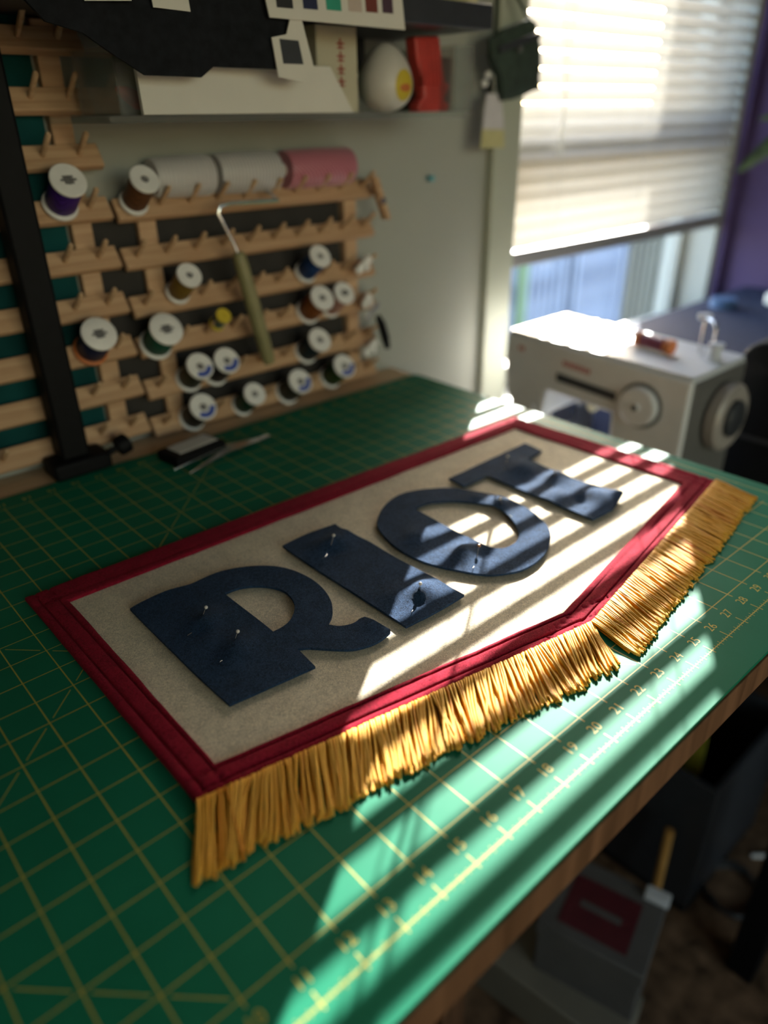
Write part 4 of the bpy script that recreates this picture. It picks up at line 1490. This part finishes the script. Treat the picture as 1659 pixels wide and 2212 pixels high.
MB().lathe([(.001, .9), (1.05, .9), (1.05, 1.2), (.95, 1.28), (.001, 1.28)], (47.6, 10.75, -1.75), (0, -1, 0), 28).build('clutch_knob', 'machinedark', hw, smooth=True)
MB().tube([(48.7, 12.9, 1.1), (48.7, 12.9, 3.0)], .09, 8).build('spool_pin', 'steel', sm, smooth=True)
MB().tube([(48.7, 12.2, 1.1), (48.7, 12.15, 2.6), (49.0, 12.5, 2.95), (49.6, 13.2, 2.9)], .10, 8).build('thread_guide', 'steel', sm, smooth=True)
MB().lathe([(.001, 0), (.35, 0), (.4, .1), (.4, .3), (.001, .3)], (49.9, 13.5, 2.75), (0, 0, 1), 16).build('bobbin_stop', 'machinetop', sm, smooth=True)
MB().lathe([(.001, 0), (.5, 0), (.5, .12), (.3, .16), (.3, .8), (.42, .84), (.42, .98), (.001, 1.0)], (47.9, 11.6, 1.1), (0, 0, 1), 20).build('bobbin_winder', 'machinetop', sm, smooth=True)
MB().lathe([(.001, 0), (.3, 0), (.3, .12), (.001, .14)], (44.9, 13.2, 1.03), (0, 0, 1), 20).build('tension_knob', 'machinegrey', sm, smooth=True)
for y in (16.6, 19.5, 21.2):
    MB().tube([(47.2, y, 1.3), (47.2, y, 1.75), (47.2, y - .3, 1.8)], .07, 8).build('thread_loop', 'steel', sm, smooth=True)

t = thing('thread_spool', 'maroon thread spool with amber ends lying on the sewing machine', 'thread spool', (46.8, 14.6, 1.15))
ax = Vector((-.1, -1, -.025)).normalized()
b = Vector((47.05, 16.0, 1.72))
MB().lathe([(.001, 0), (.42, 0), (.42, .3), (.30, .35), (.30, 1.9), (.42, 2.0), (.44, 2.4), (.2, 2.5), (.001, 2.5)], b, ax, 20).build('core', 'orangeink', t, smooth=True)
MB().lathe([(.31, .36), (.40, .45), (.40, 1.75), (.31, 1.85)], b, ax, 20).build('thread', wound('thread_maroon', (.22, .02, .05), freq=260), t, smooth=True)

# navy lidded bin and black case beyond the machine
t = thing('storage_bin', 'navy cloth covered bin behind the sewing machine', 'storage bin', (66, 15, -10))
MB().box(54.5, 77.8, 12.4, 23.0, -10, -1.6).build('body', 'navycloth', t, bevel=.3)
MB().box(54.2, 78.1, 12.1, 23.3, -1.6, -.7).build('lid', 'navycloth', t, bevel=.25, seg=3)
o = MB().lathe([(.45, 0), (1.0, 0), (1.0, .7), (.45, .7)], (68.5, 20.8, -.68), (0, 0, 1), 28).build('tape_roll', mat('blue_tape', (.05, .11, .24), .6), smooth=True)
tag(o, 'blue roll of tape lying on the navy bin', 'tape')
o = MB().lathe([(.001, 0), (.7, 0), (.8, .1), (.8, .7), (.55, .95), (.001, 1.0)], (72.3, 18.2, -.68), (0, 0, 1), 24).build('small_jar', 'spoolwhite', smooth=True)
tag(o, 'white lidded jar on the navy bin', 'jar')
t = thing('equipment_case', 'black rounded case standing right of the sewing machine', 'case', (56, 5, -10))
pr = []
for k in range(9):
    a = math.radians(k * 90 / 8)
    pr.append((10.2 + 1.5 * math.cos(a), .2 + 1.5 * math.sin(a)))
pr += [(9.0, 2.0), (2.0, 3.6), (-1.5, 3.6), (-1.8, 3.2), (-1.8, -10), (11.7, -10)]
MB().prism(pr, (8.5, 0, 0), 'yz', 51.6).build('shell', 'black', t, bevel=.2, seg=3)
MB().box(51.4, 51.6, 3.2, 6.2, -1.5, -.8).build('handle', 'rubber', t, bevel=.06)
MB().box(51.5, 51.62, -1.6, 11.5, -4.3, -4.0).build('seam', 'rubber', t)

# ------------------------------------------------------------------ hanging houseplant at the purple wall
t = thing('hanging_plant', 'houseplant with long arching leaves in front of the purple wall', 'plant', (70.5, 14.5, 14.5))
MB().lathe([(.001, 0), (1.6, 0), (2.2, 2.6), (2.4, 2.6), (2.4, 3.2), (2.1, 3.2), (2.0, 2.5), (.001, 2.4)], (70.5, 14.5, 14.5), (0, 0, 1), 28).build('pot', 'terracotta', t, smooth=True, angle=30)
for k in range(3):
    a = k * 2.094 + .3
    MB().tube([(70.5 + 2.3 * math.cos(a), 14.5 + 2.3 * math.sin(a), 17.4), (70.5, 14.5, 30), (70.5, 14.5, 60)], .05, 6).build('hanging_cord', 'string', t, smooth=True)


def leaf(pts, w):
    mb = MB()
    P = [Vector(p) for p in pts]
    rings = []
    N = 12
    for i in range(N + 1):
        tt = i / N * (len(P) - 1)
        k = min(int(tt), len(P) - 2)
        u = tt - k
        p0, p1, p2, p3 = P[max(k - 1, 0)], P[k], P[k + 1], P[min(k + 2, len(P) - 1)]
        c = 0.5 * ((2 * p1) + (p2 - p0) * u + (2 * p0 - 5 * p1 + 4 * p2 - p3) * u * u + (3 * p1 - p0 - 3 * p2 + p3) * u ** 3)
        d = (p2 - p1).normalized()
        s = d.cross(Vector((1, 0, 0))).normalized()
        s = (s + Vector((.5, 0, 0))).normalized()
        ww = w * max(.05, math.sin(math.pi * (i / N * .93 + .05)) ** .8)
        n = s.cross(d).normalized() * .04
        rings.append([c - s * ww, c + n * 4, c + s * ww, c + n * 4 - n * 2])
    mb.rings(rings)
    return mb.build('leaf', 'leaf', t, smooth=True, angle=80)


leaf([(70.5, 14.8, 17.3), (70.2, 17.2, 15.5), (70.0, 19.6, 11.9), (70.0, 21.2, 10.3), (70.0, 22.5, 9.2)], .62)
leaf([(70.5, 14.8, 17.5), (70.2, 17.0, 16.2), (70.1, 19.2, 14.0), (70.0, 20.6, 13.1), (70.0, 21.6, 12.9)], .4)
leaf([(70.5, 14.3, 17.5), (69.5, 12, 19), (69.0, 9.0, 17.5), (68.5, 7, 14)], .5)
leaf([(70.6, 14.3, 17.5), (73, 13, 19.5), (75, 11.5, 17), (76, 11, 13)], .5)
leaf([(70.4, 14.3, 17.5), (68, 14, 19.5), (66, 14.2, 18.5), (64.8, 14.3, 16)], .45)

# ------------------------------------------------------------------ things on the floor below the table edge
t = thing('storage_carton', 'grey carton with a maroon label on its lid, on the floor under the table', 'carton', (34.5, 5.5, -36))
cdx, cdy = Vector((.28, -1, 0)).normalized(), Vector((1, .28, 0)).normalized()
cc = Vector((34.4, 5.6, 0))
MB().obox(cc + Vector((0, 0, -32)), cdx * 3.0, cdy * 2.6, (0, 0, 4.0)).build('body', 'greybox', t, bevel=.12)
MB().obox(cc + Vector((0, 0, -28.4)), cdx * 3.12, cdy * 2.72, (0, 0, .55)).build('lid', 'greybox', t, bevel=.1)
MB().obox(cc + Vector((-.3, 0, -27.83)), cdx * 2.0, cdy * 1.75, (0, 0, .02)).build('label_panel', 'redlabel', t)
MB().obox(cc + Vector((-.3, 0, -27.80)), cdx * 1.2, cdy * .22, (0, 0, .01)).build('label_strip', 'greybox', t)
MB().obox(cc + cdx * 2.5 + cdy * 2.3 + Vector((0, 0, -27.6)), cdx * .7, cdy * .4, (0, 0, .25)).build('latch', 'machine', t, bevel=.08)
o = MB().obox((31.6, 8.4, -34.2), (-1.0, 6.5, 0), (1.9, .3, 0), (0, 0, 1.8)).build('floor_board', 'beigeboard', bevel=.1)
tag(o, 'long beige board lying on the floor beside the grey carton', 'board')
o = MB().tube([(41.0, 5.2, -36), (41.7, 5.5, -32), (42.4, 5.8, -28)], .3, 10).build('wooden_dowel', 'amber', smooth=True)
tag(o, 'amber wooden dowel leaning behind the grey carton', 'dowel')
t = thing('open_crate', 'dark open crate on the floor below the sewing table', 'crate', (49, 8, -36))
for (a0, a1, b0, b1) in ((43.6, 44.0, 4, 13), (54, 54.4, 4, 13), (44.0, 54, 4, 4.4), (44.0, 54, 12.6, 13)):
    MB().box(a0, a1, b0, b1, -36, -24).build('side_panel', 'machinedark', t, bevel=.06)
MB().box(43.6, 54.4, 4, 13, -35.98, -35.5).build('base_panel', 'machinedark', t)
o = MB().obox((46.0, 6.7, -24.9), (.06, 0, 0), (.05, .62, .1), (.3, .15, 2.3)).build('paper_sheet', 'sheetgreen')
tag(o, 'lime green sheet standing in the dark crate', 'paper')
for (cx_, cy_, cz_, rr_, lab) in ((47.5, 2.4, -35.7, 2.0, 'larger black cable coil on the carpet by the crate'), (46.8, -1.5, -35.7, 1.4, 'smaller black cable coil on the carpet by the crate')):
    mb = MB()
    pts = [(cx_ + (rr_ + .12 * math.sin(k * .9)) * math.cos(k * 2 * math.pi / 24), cy_ + (rr_ + .1 * math.cos(k)) * math.sin(k * 2 * math.pi / 24), cz_ + .28 * (k // 24)) for k in range(60)]
    mb.tube(pts, .14, 6)
    o = mb.build('cable_coil', 'rubber', smooth=True)
    tag(o, lab, 'cable', 'cable coils on the carpet')
o = MB().tube([(51.5, 2.8, -35.85), (53.0, 1.4, -35.85)], [.16, .16], 10).build('marker_pen', 'spoolwhite', smooth=True)
tag(o, 'white marker pen lying on the carpet', 'pen')
t = thing('office_chair', 'black swivel chair base standing on the brown carpet', 'chair', (60, -9, -36))
MB().lathe([(.001, 0), (1.0, 0), (1.0, 1.0), (.6, 1.4), (.6, 9), (.001, 9)], (60, -9, -33.6), (0, 0, 1), 18).build('column', 'black', t, smooth=True, angle=35)
for k in range(5):
    a = k * 2 * math.pi / 5 + .35
    e = Vector((60 + 11 * math.cos(a), -9 + 11 * math.sin(a), -34))
    MB().tube([(60, -9, -33), e], [.75, .5], 8).build('spoke', 'black', t, smooth=True)
    MB().lathe([(.001, -.5), (1.0, -.5), (1.05, -.3), (1.05, .3), (1.0, .5), (.001, .5)], e + Vector((0, 0, -.95)), (-math.sin(a), math.cos(a), 0), 18).build('caster', 'rubber', t, smooth=True)
MB().box(51, 69, -18, 0, -24.6, -21.5).build('seat', 'blackcloth', t, bevel=1.0, seg=4)

# tidy helper properties
for o in bpy.data.objects:
    if '_o' in o.keys():
        del o['_o']
